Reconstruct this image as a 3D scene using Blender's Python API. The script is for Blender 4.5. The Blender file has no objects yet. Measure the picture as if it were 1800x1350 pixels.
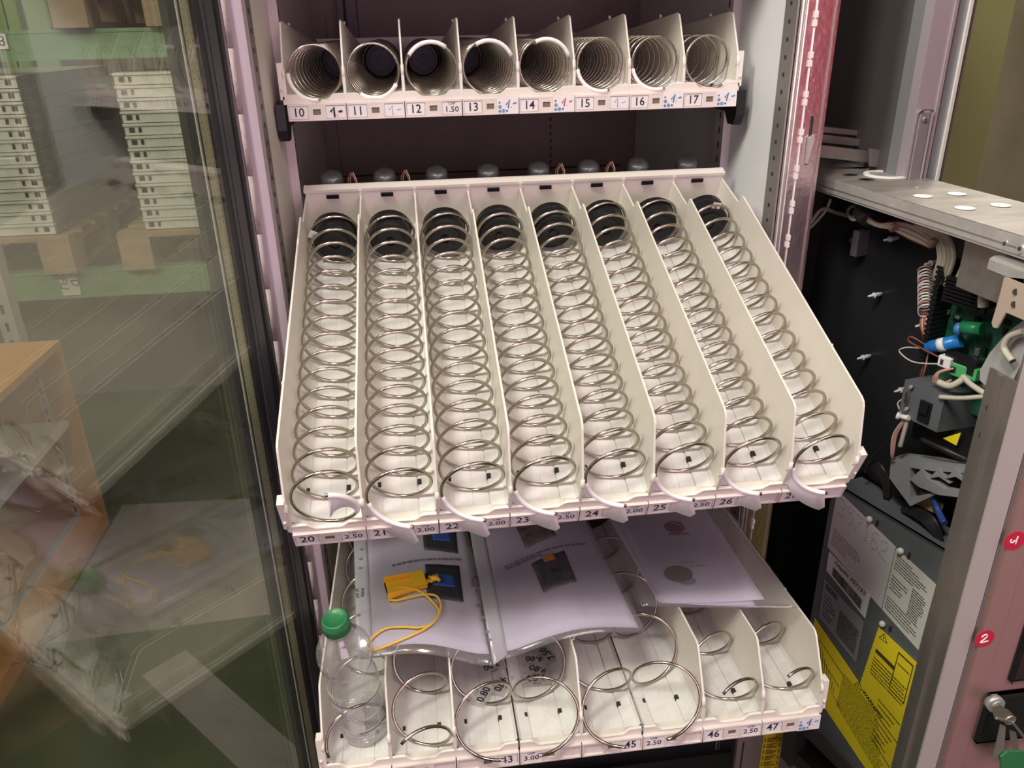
import bpy, math, random
from mathutils import Vector, Matrix
random.seed(7)
PI = math.pi
sc = bpy.context.scene
COL = sc.collection

# ------------------------------------------------------------------ camera
CAMPOS = Vector((-0.14750, -1.09884, 1.50257))
CR = Matrix(((0.9916841673, 0.0708969096, -0.1074064267),
             (-0.1270123200, 0.4046294548, -0.9056175994),
             (-0.0207456711, 0.9117283764, 0.4102694049)))
cam = bpy.data.cameras.new('camera')
cam.sensor_fit = 'HORIZONTAL'; cam.sensor_width = 36.0
cam.lens = 1385.271 / 1800 * 36.0
cam.clip_start = 0.02; cam.clip_end = 60
camo = bpy.data.objects.new('camera', cam); COL.objects.link(camo)
camo.matrix_world = Matrix.Translation(CAMPOS) @ CR.to_4x4()
sc.camera = camo

# ------------------------------------------------------------------ world + light
w = bpy.data.worlds.new('hall_air'); sc.world = w; w.use_nodes = True
w.node_tree.nodes['Background'].inputs[0].default_value = (1.0, 0.90, 0.84, 1)
w.node_tree.nodes['Background'].inputs[1].default_value = 0.075

def area(name, loc, target, size, sizey, power, col):
    l = bpy.data.lights.new(name, 'AREA'); l.shape = 'RECTANGLE'
    l.size = size; l.size_y = sizey; l.energy = power; l.color = col
    o = bpy.data.objects.new(name, l); COL.objects.link(o); o.location = loc
    o.rotation_euler = (Vector(target) - Vector(loc)).to_track_quat('-Z', 'Y').to_euler()
    return o
area('ceiling_strip_light', (-0.75, -1.35, 3.25), (0.0, -0.2, 1.0), 0.35, 0.5, 40, (1.0, 0.96, 0.87))
area('ceiling_strip_light', (-1.75, -1.15, 3.0), (0.45, -0.25, 0.9), 0.4, 0.9, 62, (1.0, 0.96, 0.90))  # extra lamp added at the left to brighten the payment unit
area('ceiling_strip_light', (1.1, -1.9, 3.25), (0.4, 0.0, 1.0), 1.6, 0.6, 26, (1.0, 0.90, 0.82))
area('aisle_light', (-3.0, 0.4, 3.3), (-1.6, 2.2, 0.9), 1.6, 0.8, 64, (1.0, 0.95, 0.84))
area('pink_fill_light', (0.3, -3.2, 1.3), (0.0, 0.0, 1.0), 1.6, 1.4, 30, (1.0, 0.66, 0.90))  # added pink fill behind the camera, tints the forward faces
area('panel_fill_light', (1.9, 1.3, 3.3), (0.6, -0.4, 1.5), 1.2, 1.2, 120, (1.0, 0.92, 0.82))  # unseen lamp, aimed to light the red panel mirrored in the flange

vs = sc.view_settings
vs.view_transform = 'Standard'; vs.look = 'None'; vs.exposure = 0.0; vs.gamma = 1.0
vs.use_curve_mapping = False

# ------------------------------------------------------------------ helpers: points
F = 1385.271
def ray(u, v): return CR @ Vector(((u - 900) / F, -(v - 675) / F, -1.0))
def hit(u, v, p0, n):
    d = ray(u, v); p0 = Vector(p0); n = Vector(n)
    return CAMPOS + d * ((p0 - CAMPOS).dot(n) / d.dot(n))
def PX(u, v, x): return hit(u, v, (x, 0, 0), (1, 0, 0))
def PY(u, v, y): return hit(u, v, (0, y, 0), (0, 1, 0))
def PZ(u, v, z): return hit(u, v, (0, 0, z), (0, 0, 1))

# ------------------------------------------------------------------ helpers: materials
MATS = {}
def mat(name, col, rough=0.5, metal=0.0, noise=0.0, scale=20.0, bump=0.0, bscale=60.0, trans=0.0, emit=0.0, spec=0.5, stretch=None, alpha=1.0):
    if name in MATS: return MATS[name]
    m = bpy.data.materials.new(name); m.use_nodes = True; nt = m.node_tree
    b = nt.nodes['Principled BSDF']
    b.inputs['Roughness'].default_value = rough; b.inputs['Metallic'].default_value = metal
    b.inputs['Specular IOR Level'].default_value = spec
    c = (*col, 1)
    b.inputs['Base Color'].default_value = c
    if trans: b.inputs['Transmission Weight'].default_value = trans
    if alpha < 1: b.inputs['Alpha'].default_value = alpha
    if emit:
        b.inputs['Emission Color'].default_value = c; b.inputs['Emission Strength'].default_value = emit
    if noise or bump:
        tc = nt.nodes.new('ShaderNodeTexCoord'); mp = nt.nodes.new('ShaderNodeMapping')
        nt.links.new(tc.outputs['Object'], mp.inputs['Vector'])
        if stretch: mp.inputs['Scale'].default_value = stretch
        if noise:
            n = nt.nodes.new('ShaderNodeTexNoise'); n.inputs['Scale'].default_value = scale; n.inputs['Detail'].default_value = 6
            n.inputs['Roughness'].default_value = 0.65
            nt.links.new(mp.outputs['Vector'], n.inputs['Vector'])
            r = nt.nodes.new('ShaderNodeValToRGB')
            r.color_ramp.elements[0].position = 0.3; r.color_ramp.elements[1].position = 0.7
            r.color_ramp.elements[0].color = (*[max(0, x * (1 - noise)) for x in col], 1)
            r.color_ramp.elements[1].color = (*[min(1, x * (1 + noise * 0.6)) for x in col], 1)
            nt.links.new(n.outputs['Fac'], r.inputs['Fac']); nt.links.new(r.outputs['Color'], b.inputs['Base Color'])
        if bump:
            n2 = nt.nodes.new('ShaderNodeTexNoise'); n2.inputs['Scale'].default_value = bscale; n2.inputs['Detail'].default_value = 4
            nt.links.new(mp.outputs['Vector'], n2.inputs['Vector'])
            bp = nt.nodes.new('ShaderNodeBump'); bp.inputs['Strength'].default_value = bump; bp.inputs['Distance'].default_value = 0.002
            nt.links.new(n2.outputs['Fac'], bp.inputs['Height']); nt.links.new(bp.outputs['Normal'], b.inputs['Normal'])
    MATS[name] = m; return m

def sheet_mat(name, tint, k0, k1, rough=0.02, haze=0.0, hazecol=(0.8, 0.8, 0.8)):
    """clear sheet: see-through plus a Schlick reflection, the same from either side"""
    m = bpy.data.materials.new(name); m.use_nodes = True; nt = m.node_tree
    for n in list(nt.nodes): nt.nodes.remove(n)
    out = nt.nodes.new('ShaderNodeOutputMaterial')
    t = nt.nodes.new('ShaderNodeBsdfTransparent'); t.inputs[0].default_value = (*tint, 1)
    g = nt.nodes.new('ShaderNodeBsdfGlossy'); g.inputs['Roughness'].default_value = rough; g.inputs[0].default_value = (1, 1, 1, 1)
    geo = nt.nodes.new('ShaderNodeNewGeometry')
    dot = nt.nodes.new('ShaderNodeVectorMath'); dot.operation = 'DOT_PRODUCT'
    nt.links.new(geo.outputs['Normal'], dot.inputs[0]); nt.links.new(geo.outputs['Incoming'], dot.inputs[1])
    def mth(op, a, b=None):
        n = nt.nodes.new('ShaderNodeMath'); n.operation = op
        for i, x in enumerate((a, b)):
            if x is None: continue
            if isinstance(x, (int, float)): n.inputs[i].default_value = x
            else: nt.links.new(x, n.inputs[i])
        return n.outputs[0]
    f = mth('POWER', mth('SUBTRACT', 1.0, mth('ABSOLUTE', dot.outputs['Value'])), 5.0)
    f = mth('ADD', mth('MULTIPLY', f, k1), k0)
    base = t.outputs[0]
    if haze:
        df = nt.nodes.new('ShaderNodeBsdfDiffuse'); df.inputs[0].default_value = (*hazecol, 1)
        mh = nt.nodes.new('ShaderNodeMixShader'); mh.inputs[0].default_value = haze
        nt.links.new(base, mh.inputs[1]); nt.links.new(df.outputs[0], mh.inputs[2]); base = mh.outputs[0]
    mx = nt.nodes.new('ShaderNodeMixShader')
    nt.links.new(f, mx.inputs[0]); nt.links.new(base, mx.inputs[1]); nt.links.new(g.outputs[0], mx.inputs[2])
    nt.links.new(mx.outputs[0], out.inputs[0])
    MATS[name] = m; return m

cream = mat('cream_plastic', (0.80, 0.75, 0.67), 0.38, noise=0.06, scale=9, bump=0.05, bscale=25)
floorp = mat('tray_floor_plastic', (0.80, 0.79, 0.75), 0.45, noise=0.10, scale=45, bump=0.05)
tipw = mat('white_soft_plastic', (0.93, 0.90, 0.88), 0.35, bump=0.02)
stripm = mat('pink_grey_price_rail', (0.74, 0.665, 0.61), 0.5, noise=0.05)
cardm = mat('white_card', (0.80, 0.76, 0.75), 0.6, noise=0.03)
ink = mat('black_ink', (0.02, 0.02, 0.025), 0.6)
blueink = mat('blue_ink', (0.08, 0.25, 0.5), 0.6)
paleblue = mat('pale_blue_ink', (0.42, 0.52, 0.68), 0.6)
redink = mat('red_brown_ink', (0.55, 0.17, 0.10), 0.6)
wire = mat('polished_steel_wire', (0.46, 0.42, 0.35), 0.22, 1.0, noise=0.08, scale=60)
blackp = mat('black_plastic', (0.012, 0.012, 0.013), 0.3, bump=0.05, spec=0.35)
hole = mat('dark_opening', (0.03, 0.025, 0.022), 0.9)
holebr = mat('olive_opening', (0.17, 0.145, 0.10), 0.8)
galv = mat('galvanised_steel', (0.55, 0.54, 0.52), 0.36, 0.5, noise=0.18, scale=30, bump=0.03)
galvd = mat('dull_galvanised_steel', (0.36, 0.34, 0.31), 0.42, 0.7, noise=0.18, scale=30)
mirror_steel = mat('bright_steel_sheet', (0.84, 0.73, 0.69), 0.25, 1.0, bump=0.16, bscale=140)
railp = mat('perforated_rail_steel', (0.30, 0.28, 0.26), 0.5, 0.6)
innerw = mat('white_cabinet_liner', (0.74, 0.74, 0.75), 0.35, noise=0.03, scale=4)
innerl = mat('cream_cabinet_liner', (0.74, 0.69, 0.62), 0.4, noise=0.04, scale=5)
darkback = mat('shaded_back_panel', (0.16, 0.125, 0.10), 0.55, 0.0, noise=0.2, scale=6)  # shade deep in the cabinet is put into this colour
mauve = mat('mauve_painted_frame', (0.52, 0.43, 0.47), 0.42, noise=0.03)
seal = mat('rubber_door_seal', (0.50, 0.41, 0.40), 0.7, bump=0.8, bscale=120, noise=0.15, scale=90)
blackframe = mat('black_door_profile', (0.028, 0.027, 0.030), 0.4, noise=0.1)
greyprof = mat('dark_grey_profile', (0.06, 0.06, 0.065), 0.35)
spacer = mat('pale_green_spacer', (0.50, 0.51, 0.33), 0.5, noise=0.1, scale=80)
glass = sheet_mat('clear_door_glass', (0.92, 0.93, 0.90), 0.085, 0.90, 0.006, haze=0.008, hazecol=(0.6, 0.6, 0.5))
sleeve = sheet_mat('clear_plastic_sleeve', (0.92, 0.92, 0.92), 0.05, 0.8, 0.12, haze=0.10, hazecol=(0.75, 0.72, 0.74))
bottlem = sheet_mat('clear_bottle_plastic', (0.95, 0.955, 0.95), 0.07, 1.0, 0.06, haze=0.09, hazecol=(0.85, 0.85, 0.85))
paper = mat('white_paper', (0.74, 0.66, 0.84), 0.7, noise=0.02)  # white paper with the lilac cast of the light in its colour
greenp = mat('green_cap_plastic', (0.03, 0.19, 0.07), 0.35)
yellowp = mat('yellow_plastic', (0.80, 0.44, 0.025), 0.4)
yellowl = mat('yellow_warning_paint', (0.88, 0.70, 0.02), 0.5)
redp = mat('red_sticker', (0.55, 0.02, 0.05), 0.45)
gboxm = mat('blue_grey_steel', (0.16, 0.175, 0.19), 0.45, 0.3, noise=0.1)
pinkface = mat('faded_red_front', (0.30, 0.175, 0.160), 0.5)
redface = mat('red_reflected_panel', (0.85, 0.020, 0.025), 0.4)
blackpan = mat('black_board_panel', (0.018, 0.019, 0.022), 0.28)
cablew = mat('grey_white_cable', (0.55, 0.50, 0.42), 0.5)
olivewall = mat('olive_green_paint', (0.25, 0.255, 0.095), 0.6, noise=0.08, scale=3)
beigew = mat('beige_wall_paint', (0.34, 0.31, 0.20), 0.7, noise=0.15, scale=3)
hallwall = mat('hall_wall_paint', (0.26, 0.22, 0.19), 0.8, noise=0.1, scale=2)
ceilm = mat('ceiling_paint', (0.45, 0.43, 0.40), 0.8)
rackg = mat('green_rack_paint', (0.155, 0.28, 0.135), 0.45, noise=0.08, scale=6)
crate = mat('grey_white_crate', (0.62, 0.62, 0.53), 0.5, noise=0.05)
crate_shade = mat('shaded_crate_side', (0.17, 0.155, 0.15), 0.35, noise=0.06)  # shade on the crates' right-hand sides, painted as a darker grey
woodm = mat('pale_pallet_wood', (0.32, 0.225, 0.13), 0.7, noise=0.3, scale=6, stretch=(1, 8, 8))
orangew = mat('orange_brown_veneer', (0.38, 0.17, 0.045), 0.45, noise=0.12, scale=5, stretch=(6, 6, 1))
pcbm = mat('green_circuit_board', (0.015, 0.10, 0.055), 0.4, noise=0.5, scale=160)

# ------------------------------------------------------------------ helpers: meshes
class MB:
    def __init__(s): s.v = []; s.f = []; s.mi = []; s.sm = []
    def poly(s, pts, faces, mi=0, smooth=False):
        b = len(s.v); s.v += [tuple(p) for p in pts]
        for f in faces: s.f.append([b + i for i in f]); s.mi.append(mi); s.sm.append(smooth)
        return s
    def box(s, x0, x1, y0, y1, z0, z1, mi=0, M=None):
        P = [Vector((x, y, z)) for z in (z0, z1) for y in (y0, y1) for x in (x0, x1)]
        if M: P = [M @ p for p in P]
        return s.poly(P, [(0, 2, 3, 1), (4, 5, 7, 6), (0, 1, 5, 4), (2, 6, 7, 3), (0, 4, 6, 2), (1, 3, 7, 5)], mi)
    def bevbox(s, x0, x1, y0, y1, z0, z1, b, mi=0):
        # box with chamfered vertical and top edges
        def ring(z, i): return [(x0 + b + i, y0 + i, z), (x1 - b - i, y0 + i, z), (x1 - i, y0 + b + i, z), (x1 - i, y1 - b - i, z), (x1 - b - i, y1 - i, z), (x0 + b + i, y1 - i, z), (x0 + i, y1 - b - i, z), (x0 + i, y0 + b + i, z)]
        R = [ring(z0, b * .7), ring(z0 + b, 0), ring(z1 - b, 0), ring(z1, b * .7)]
        pts = [p for r in R for p in r]; fs = []
        for k in range(3):
            for i in range(8): j = (i + 1) % 8; fs.append((k * 8 + i, k * 8 + j, k * 8 + 8 + j, k * 8 + 8 + i))
        fs.append(tuple(range(7, -1, -1))); fs.append(tuple(range(24, 32)))
        return s.poly(pts, fs, mi)
    def prism(s, pts, vec, mi=0):
        n = len(pts); vec = Vector(vec); P = [Vector(p) for p in pts]; P += [p + vec for p in P]
        fs = [tuple(range(n - 1, -1, -1)), tuple(range(n, 2 * n))] + [(i, (i + 1) % n, n + (i + 1) % n, n + i) for i in range(n)]
        return s.poly(P, fs, mi)
    def tube(s, pts, r, seg=8, mi=0, closed=False):
        P = [Vector(p) for p in pts]; n = len(P); b = len(s.v)
        rr = r if isinstance(r, (list, tuple)) else [r] * n
        prev = None
        for i in range(n):
            if closed: t = P[(i + 1) % n] - P[i - 1]
            else: t = P[min(i + 1, n - 1)] - P[max(i - 1, 0)]
            t.normalize()
            if prev is None:
                a = Vector((0, 0, 1)) if abs(t.z) < 0.9 else Vector((1, 0, 0)); u = t.cross(a).normalized()
            else:
                u = prev - t * prev.dot(t); u.normalize()
            prev = u; v = t.cross(u)
            for k in range(seg):
                a = 2 * PI * k / seg; s.v.append(tuple(P[i] + (u * math.cos(a) + v * math.sin(a)) * rr[i]))
        m = n if closed else n - 1
        for i in range(m):
            for k in range(seg):
                j = (i + 1) % n; k2 = (k + 1) % seg
                s.f.append([b + i * seg + k, b + i * seg + k2, b + j * seg + k2, b + j * seg + k]); s.mi.append(mi); s.sm.append(True)
        if not closed:
            s.f.append([b + k for k in range(seg - 1, -1, -1)]); s.mi.append(mi); s.sm.append(False)
            s.f.append([b + (n - 1) * seg + k for k in range(seg)]); s.mi.append(mi); s.sm.append(False)
        return s
    def lathe(s, prof, M=None, seg=32, mi=0, smooth=True, cap=True):
        M = M or Matrix.Identity(4); b = len(s.v); n = len(prof)
        for (r, z) in prof:
            for k in range(seg):
                a = 2 * PI * k / seg; s.v.append(tuple(M @ Vector((r * math.cos(a), r * math.sin(a), z))))
        for i in range(n - 1):
            for k in range(seg):
                k2 = (k + 1) % seg
                s.f.append([b + i * seg + k, b + i * seg + k2, b + (i + 1) * seg + k2, b + (i + 1) * seg + k]); s.mi.append(mi); s.sm.append(smooth)
        if cap:
            s.f.append([b + k for k in range(seg - 1, -1, -1)]); s.mi.append(mi); s.sm.append(False)
            s.f.append([b + (n - 1) * seg + k for k in range(seg)]); s.mi.append(mi); s.sm.append(False)
        return s
    def build(s, name, mats, parent=None, loc=None, rot=None):
        me = bpy.data.meshes.new(name); me.from_pydata(s.v, [], s.f)
        mats = mats if isinstance(mats, (list, tuple)) else [mats]
        for m in mats: me.materials.append(m)
        me.polygons.foreach_set('material_index', s.mi); me.polygons.foreach_set('use_smooth', s.sm)
        me.update(); o = bpy.data.objects.new(name, me); COL.objects.link(o)
        if parent: o.parent = parent
        if loc is not None: o.location = loc
        if rot is not None: o.rotation_euler = rot
        return o

def tag(o, label=None, cat=None, group=None, kind=None):
    if label: o['label'] = label
    if cat: o['category'] = cat
    if group: o['group'] = group
    if kind: o['kind'] = kind
    return o
def empty(name, loc, rot=(0, 0, 0), label=None, cat=None, group=None):
    o = bpy.data.objects.new(name, None); COL.objects.link(o); o.location = loc; o.rotation_euler = rot
    o.empty_display_size = 0.02
    return tag(o, label, cat, group)

def text(body, size, M, m, parent, name='printed_text', align='CENTER', thick=0.0, xs=1.0):
    """lettering as a thin mesh; M places text plane (x right, y up) in the parent's frame"""
    c = bpy.data.curves.new('t', 'FONT'); c.body = body; c.size = size; c.align_x = align; c.align_y = 'CENTER'
    c.offset = size * thick; c.resolution_u = 2
    t = bpy.data.objects.new('t', c); COL.objects.link(t)
    dg = bpy.context.evaluated_depsgraph_get()
    me = bpy.data.meshes.new_from_object(t.evaluated_get(dg)); me.name = name
    bpy.data.objects.remove(t); bpy.data.curves.remove(c)
    me.transform(M @ Matrix.Diagonal((xs, 1, 1, 1))); me.materials.clear(); me.materials.append(m)
    o = bpy.data.objects.new(name, me); COL.objects.link(o)
    if parent: o.parent = parent
    return o
def strokes(polys, M, r, m, parent, name='handwritten_price'):
    mb = MB()
    for p in polys: mb.tube([M @ Vector((x, y, 0.0)) for x, y in p], r, 6)
    return mb.build(name, m, parent)
def frame(o, x, y, z=None):
    """matrix with origin o, x and y axes given"""
    x = Vector(x).normalized(); y = Vector(y); y = (y - x * y.dot(x)).normalized(); z = x.cross(y)
    M = Matrix((x, y, z)).transposed().to_4x4(); M.translation = Vector(o); return M
FRONT = lambda x, y, z: frame((x, y, z), (1, 0, 0), (0, 0, 1))      # faces -y

# ================================================================== SETTING
def floor_mat():
    m = bpy.data.materials.new('worn_green_floor_paint'); m.use_nodes = True; nt = m.node_tree; b = nt.nodes['Principled BSDF']
    tc = nt.nodes.new('ShaderNodeTexCoord')
    n = nt.nodes.new('ShaderNodeTexNoise'); n.inputs['Scale'].default_value = 2.3; n.inputs['Detail'].default_value = 8; n.inputs['Roughness'].default_value = .7
    nt.links.new(tc.outputs['Object'], n.inputs['Vector'])
    r = nt.nodes.new('ShaderNodeValToRGB'); e = r.color_ramp.elements
    e[0].position = .35; e[0].color = (0.030, 0.040, 0.018, 1); e[1].position = .68; e[1].color = (0.072, 0.083, 0.042, 1)
    nt.links.new(n.outputs['Fac'], r.inputs['Fac']); nt.links.new(r.outputs['Color'], b.inputs['Base Color'])
    b.inputs['Roughness'].default_value = .42
    return m
floorm = floor_mat()
greyline = mat('grey_floor_paint', (0.20, 0.175, 0.16), 0.45, noise=0.25, scale=9)
brownfl = mat('brown_concrete', (0.22, 0.125, 0.07), 0.7, noise=0.4, scale=14)
o = MB().box(-4, 4, -4, 5.2, -0.05, 0).build('floor', floorm); tag(o, kind='structure')
# painted floor areas
o = MB().prism([(-1.24, 0.72, 0), (0.3, 0.80, 0), (0.3, 1.32, 0), (-1.24, 1.42, 0)], (0, 0, 0.002)).build('trim_1', greyline); tag(o, kind='structure')
o = MB().prism([(-0.93, 0.56, 0), (-0.30, -0.12, 0), (-0.20, -0.06, 0), (-0.84, 0.64, 0)], (0, 0, 0.0021)).build('trim_2', greyline); tag(o, kind='structure')
o = MB().box(0.60, 1.6, -0.6, 0.9, 0, 0.0022).build('trim_3', brownfl); tag(o, kind='structure')
o = MB().box(-4, 4, -4, 5.2, 3.4, 3.45).build('ceiling', ceilm); tag(o, kind='structure')
o = MB().box(-4, 4, 5.2, 5.3, 0, 3.4).build('wall_back', hallwall); tag(o, kind='structure')
o = MB().box(-4, 4, -4.1, -4, 0, 3.4).build('wall_front', hallwall); tag(o, kind='structure')
o = MB().box(-4.1, -4, -4, 5.2, 0, 3.4).build('wall_left', hallwall); tag(o, kind='structure')
o = MB().box(4, 4.1, -4, 5.2, 0, 3.4).build('wall_right', beigew); tag(o, kind='structure')

# ================================================================== TRAYS
SP = 0.075
PROF = [(0.0015, 0.021), (-0.0005, 0.050), (0.0, 0.060), (0.0035, 0.066), (0.031, 0.113), (0.035, 0.117), (0.041, 0.1185), (0.420, 0.1065), (0.424, 0.105), (0.428, 0.093), (0.433, 0.0905), (0.500, 0.083), (0.505, 0.021)]
PROF1 = [(0.0015, 0.021), (-0.0005, 0.050), (0.0, 0.062), (0.030, 0.111), (0.034, 0.1165), (0.043, 0.1185), (0.300, 0.098), (0.430, 0.090), (0.500, 0.083), (0.505, 0.021)]
HOLE = 'slots'
def divider_mesh(prof, outer=0):
    mb = MB(); t = 0.0011
    mb.prism([(-t, y, z) for y, z in prof], (2 * t, 0, 0))
    # thicker edge bead along the sloping top and small bosses
    mb.box(-0.0019, 0.0019, -0.0008, 0.004, 0.020, 0.052)
    mb.tube([(0, 0.0015, 0.050), (0, 0.0010, 0.057), (0, 0.003, 0.064)], 0.0024, 6)
    mb.tube([(-0.0014, 0.12, 0.1155), (0.0014, 0.12, 0.1155)], 0.0021, 8)
    if outer:
        s = outer
        mb.box(min(0, s * 0.007), max(0, s * 0.007), 0.0, 0.012, 0.026, 0.070)
        mb.box(min(0, s * 0.004), max(0, s * 0.004), 0.0, 0.44, 0.020, 0.030)
        mb.tube([(s * 0.004, -0.0005, 0.036), (s * 0.004, -0.0005, 0.040)], 0.0015, 6)
    return mb

def floor_mb(nslots):
    mb = MB(); x0 = -SP * 4
    for i in range(8):
        X = x0 + SP * i
        pr = [(0.001, 0.0335), (0.004, 0.0300), (0.017, 0.0255), (0.0185, 0.0232), (0.0375, 0.0230), (0.0378, 0.0222), (0.0384, 0.0222), (0.0387, 0.0230), (0.0545, 0.0232), (0.0550, 0.0222), (0.0556, 0.0222), (0.0560, 0.0250), (0.071, 0.0290), (0.074, 0.0335)]
        top = [(X + a, 0.004, z) for a, z in pr] + [(X + a, 0.505, z) for a, z in pr]
        n = len(pr)
        mb.poly(top, [(k, k + 1, n + k + 1, n + k) for k in range(n - 1)])
        # two square openings near the front lip
        for hx in (0.0145, 0.0575):
            hz = 0.0268
            mb.box(X + hx - .0022, X + hx + .0022, 0.042, 0.0485, 0.018, hz, 1)
    mb.box(x0, -x0, 0.004, 0.505, 0.0175, 0.0195)
    return mb

def lip_mb():
    mb = MB(); x0 = -SP * 4
    for i in range(8):
        X = x0 + SP * i + 0.0012
        W = SP - 0.0024; N = 24; pts = []
        for k in range(N + 1):
            a = k / N
            # raised ears beside each divider, shallow waist in the middle
            e = min(a, 1 - a)
            z = 0.0325 if e < 0.20 else (0.0325 - 0.0070 * min(1, (e - 0.20) / 0.11))
            pts.append((X + a * W, z))
        P = [(x, -0.0005, 0.0190) for x, z in pts] + [(x, -0.0015, z - 0.001) for x, z in pts] + [(x, 0.0012, z) for x, z in pts] + [(x, 0.010, 0.0245) for x, z in pts]
        n = N + 1
        mb.poly(P, [(r * n + k, r * n + k + 1, (r + 1) * n + k + 1, (r + 1) * n + k) for r in range(3) for k in range(N)])
    return mb

def tray(kind, loc, tilt, divs, label, slots, prof=PROF, motors=True):
    T = empty('spiral_tray', loc, (tilt, 0, 0), label, 'tray')
    floor_mb(8).build('tray_floor', [floorp, hole], T)
    lip_mb().build('front_lip', cream, T)
    for i in divs:
        ou = -1 if i == 0 else (1 if i == 8 else 0)
        divider_mesh(prof, ou).build('divider', cream, T, loc=(-0.3 + SP * i, 0, 0))
    bp = MB(); bp.box(-0.300, 0.300, 0.500, 0.5035, 0.019, 0.090)
    bp.box(-0.302, 0.302, 0.499, 0.512, 0.090, 0.094)
    bp.box(-0.302, 0.302, 0.511, 0.513, 0.080, 0.094)
    for i in range(1, 8): bp.box(-0.3 + SP * i - .0022, -0.3 + SP * i + .0022, 0.4975, 0.500, 0.075, 0.0925)
    bp.build('back_panel', cream, T)
    for i in range(8):
        pm = MB().box(-.0085, .0085, -0.0015, 0.003, -0.0028, 0.0028)
        pm.box(-.0075, .0085, -0.0028, -0.0015, -0.0022, 0.0030).build('black_plug', blackp, T, loc=(-0.2635 + SP * i, 0.4995, 0.083))
    # price rail in eight clipped pieces
    pr = MB()
    for i in range(8):
        X = -0.3 + SP * i
        x1 = X + 0.0006; x2 = X + SP - 0.0006
        pr.box(x1, x2, -0.0030, -0.0006, 0.0, 0.0205)
        pr.box(x1, x2, -0.0052, -0.0030, 0.0, 0.0022); pr.box(x1, x2, -0.0052, -0.0030, 0.0183, 0.0205)
        pr.box(x1, x1 + .0015, -0.0052, -0.0030, 0.0022, 0.0183); pr.box(x2 - .0015, x2, -0.0052, -0.0030, 0.0022, 0.0183)
        pr.box(X + 0.0262, X + 0.0295, -0.0052, -0.0030, 0.0022, 0.0183); pr.box(X + 0.0295, X + 0.0485, -0.0049, -0.0030, 0.0022, 0.0070)
        pr.box(X + 0.0445, X + 0.0485, -0.0052, -0.0030, 0.0022, 0.0183); pr.box(X + 0.0295, X + 0.0445, -0.0049, -0.0030, 0.0140, 0.0183)
        pr.box(X + 0.0320, X + 0.0420, -0.0036, -0.0029, 0.0070, 0.0140, 1)
        pr.box(X + 0.0295, X + 0.0320, -0.0049, -0.0030, 0.0070, 0.0140); pr.box(X + 0.0420, X + 0.0445, -0.0049, -0.0030, 0.0070, 0.0140)
    pr.build('price_rail', [stripm, holebr], T)
    for i, (num, price, style) in slots.items():
        X = -0.3 + SP * i
        if num:
            nx = X + 0.0140
            if style and style.startswith('shift'): nx = X + 0.060
            c = MB().box(nx - .0115, nx + .0115, -0.0042, -0.0031, 0.0028, 0.0178).build('number_card', cardm, T)
            text(num, 0.0150, FRONT(nx, -0.0044, 0.0100), ink, c, 'digits', thick=0.012)
        if price is None: continue
        px = X + 0.0610
        if style and style.startswith('shift'): px = X + 0.0140
        st = style or ''
        if 'snow' in st:
            c = MB().box(px - .0150, px + .0135, -0.0062, -0.0055, 0.0004, 0.0225).build('price_sticker', cardm, T)
            k = redink if 'red' in st else blueink
            strokes([[(-.0040, -.0005), (.0010, .0060), (-.0012, -.0045)], [(.0030, -.0035), (.0034, -.0032)], [(.0055, .0008), (.0100, .0022)]], FRONT(px + .0005, -0.0064, 0.0125), .0008, k, c)
            fl = MB()
            for (fx, fz, fr) in ((-.012, .015, .0010), (-.0115, .0095, .0021), (-.012, .004, .0015), (-.0070, .0045, .0021), (-.0022, .0045, .0012)):
                fl.tube([(px + fx + fr * math.cos(a), -0.0064, fz + fr * math.sin(a)) for a in [PI / 4 * q for q in range(8)]], 0.00035, 4, closed=True)
                for q in range(3): a = PI / 3 * q; fl.tube([(px + fx - fr * math.cos(a), -0.0064, fz - fr * math.sin(a)), (px + fx + fr * math.cos(a), -0.0064, fz + fr * math.sin(a))], 0.00025, 4)
            fl.build('snowflake_print', blueink, c)
        else:
            c = MB().box(px - .0122, px + .0122, -0.0042, -0.0031, 0.0028, 0.0178).build('price_card', cardm, T)
            if 'hand' in st:
                k = ink if 'black' in st else paleblue
                th = 0.10 if 'black' in st else 0.0
                strokes([[(-.0065, .0005), (-.0020, .0060), (-.0020, -.0060)], [(.0015, -.0045), (.0018, -.0042)], [(.0035, .0002), (.0085, .0010)]], FRONT(px, -0.0045, 0.0100), .0013 if 'black' in st else .0005, k, c)
            elif price:
                text('CHF', 0.0050, FRONT(px, -0.0044, 0.0155), ink, c, 'currency_print', thick=0.01)
                text(price, 0.0098, FRONT(px, -0.0044, 0.0083), ink, c, 'digits', thick=0.012, xs=1.12)
    if motors:
        for i in range(8):
            X = -0.2665 + SP * i
            mo = MB().lathe([(0.0165, 0.020), (0.0165, 0.080), (0.0155, 0.086), (0.012, 0.0895), (0.006, 0.0905)], Matrix.Translation((X, 0.545, 0)), 24)
            mo.box(X + .010, X + .016, 0.527, 0.535, 0.05, 0.07)
            mo = mo.build('motor', mat('grey_motor_can', (0.20, 0.21, 0.22), 0.35, 0.5), T)
            mp = MB()
            for q in range(3):
                for k in range(4): mp.box(X - .007 + q * .0028, X - .0055 + q * .0028, 0.5280, 0.5290, .066 + k * .0036, .0685 + k * .0036)
            mp.build('motor_print', cardm, T)
            if i in (0, 1, 4, 5):
                for q, cm in enumerate((redink, cablew)):
                    MB().tube([(X + .022 + .002 * q, 0.53, 0.05), (X + .024 + .003 * q, 0.535, 0.088), (X + .029 + .003 * q, 0.535, 0.0975), (X + .034 + .002 * q, 0.53, 0.088), (X + .036, 0.53, 0.05)], 0.0008, 5).build('motor_lead', cm, T)
    return T

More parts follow.
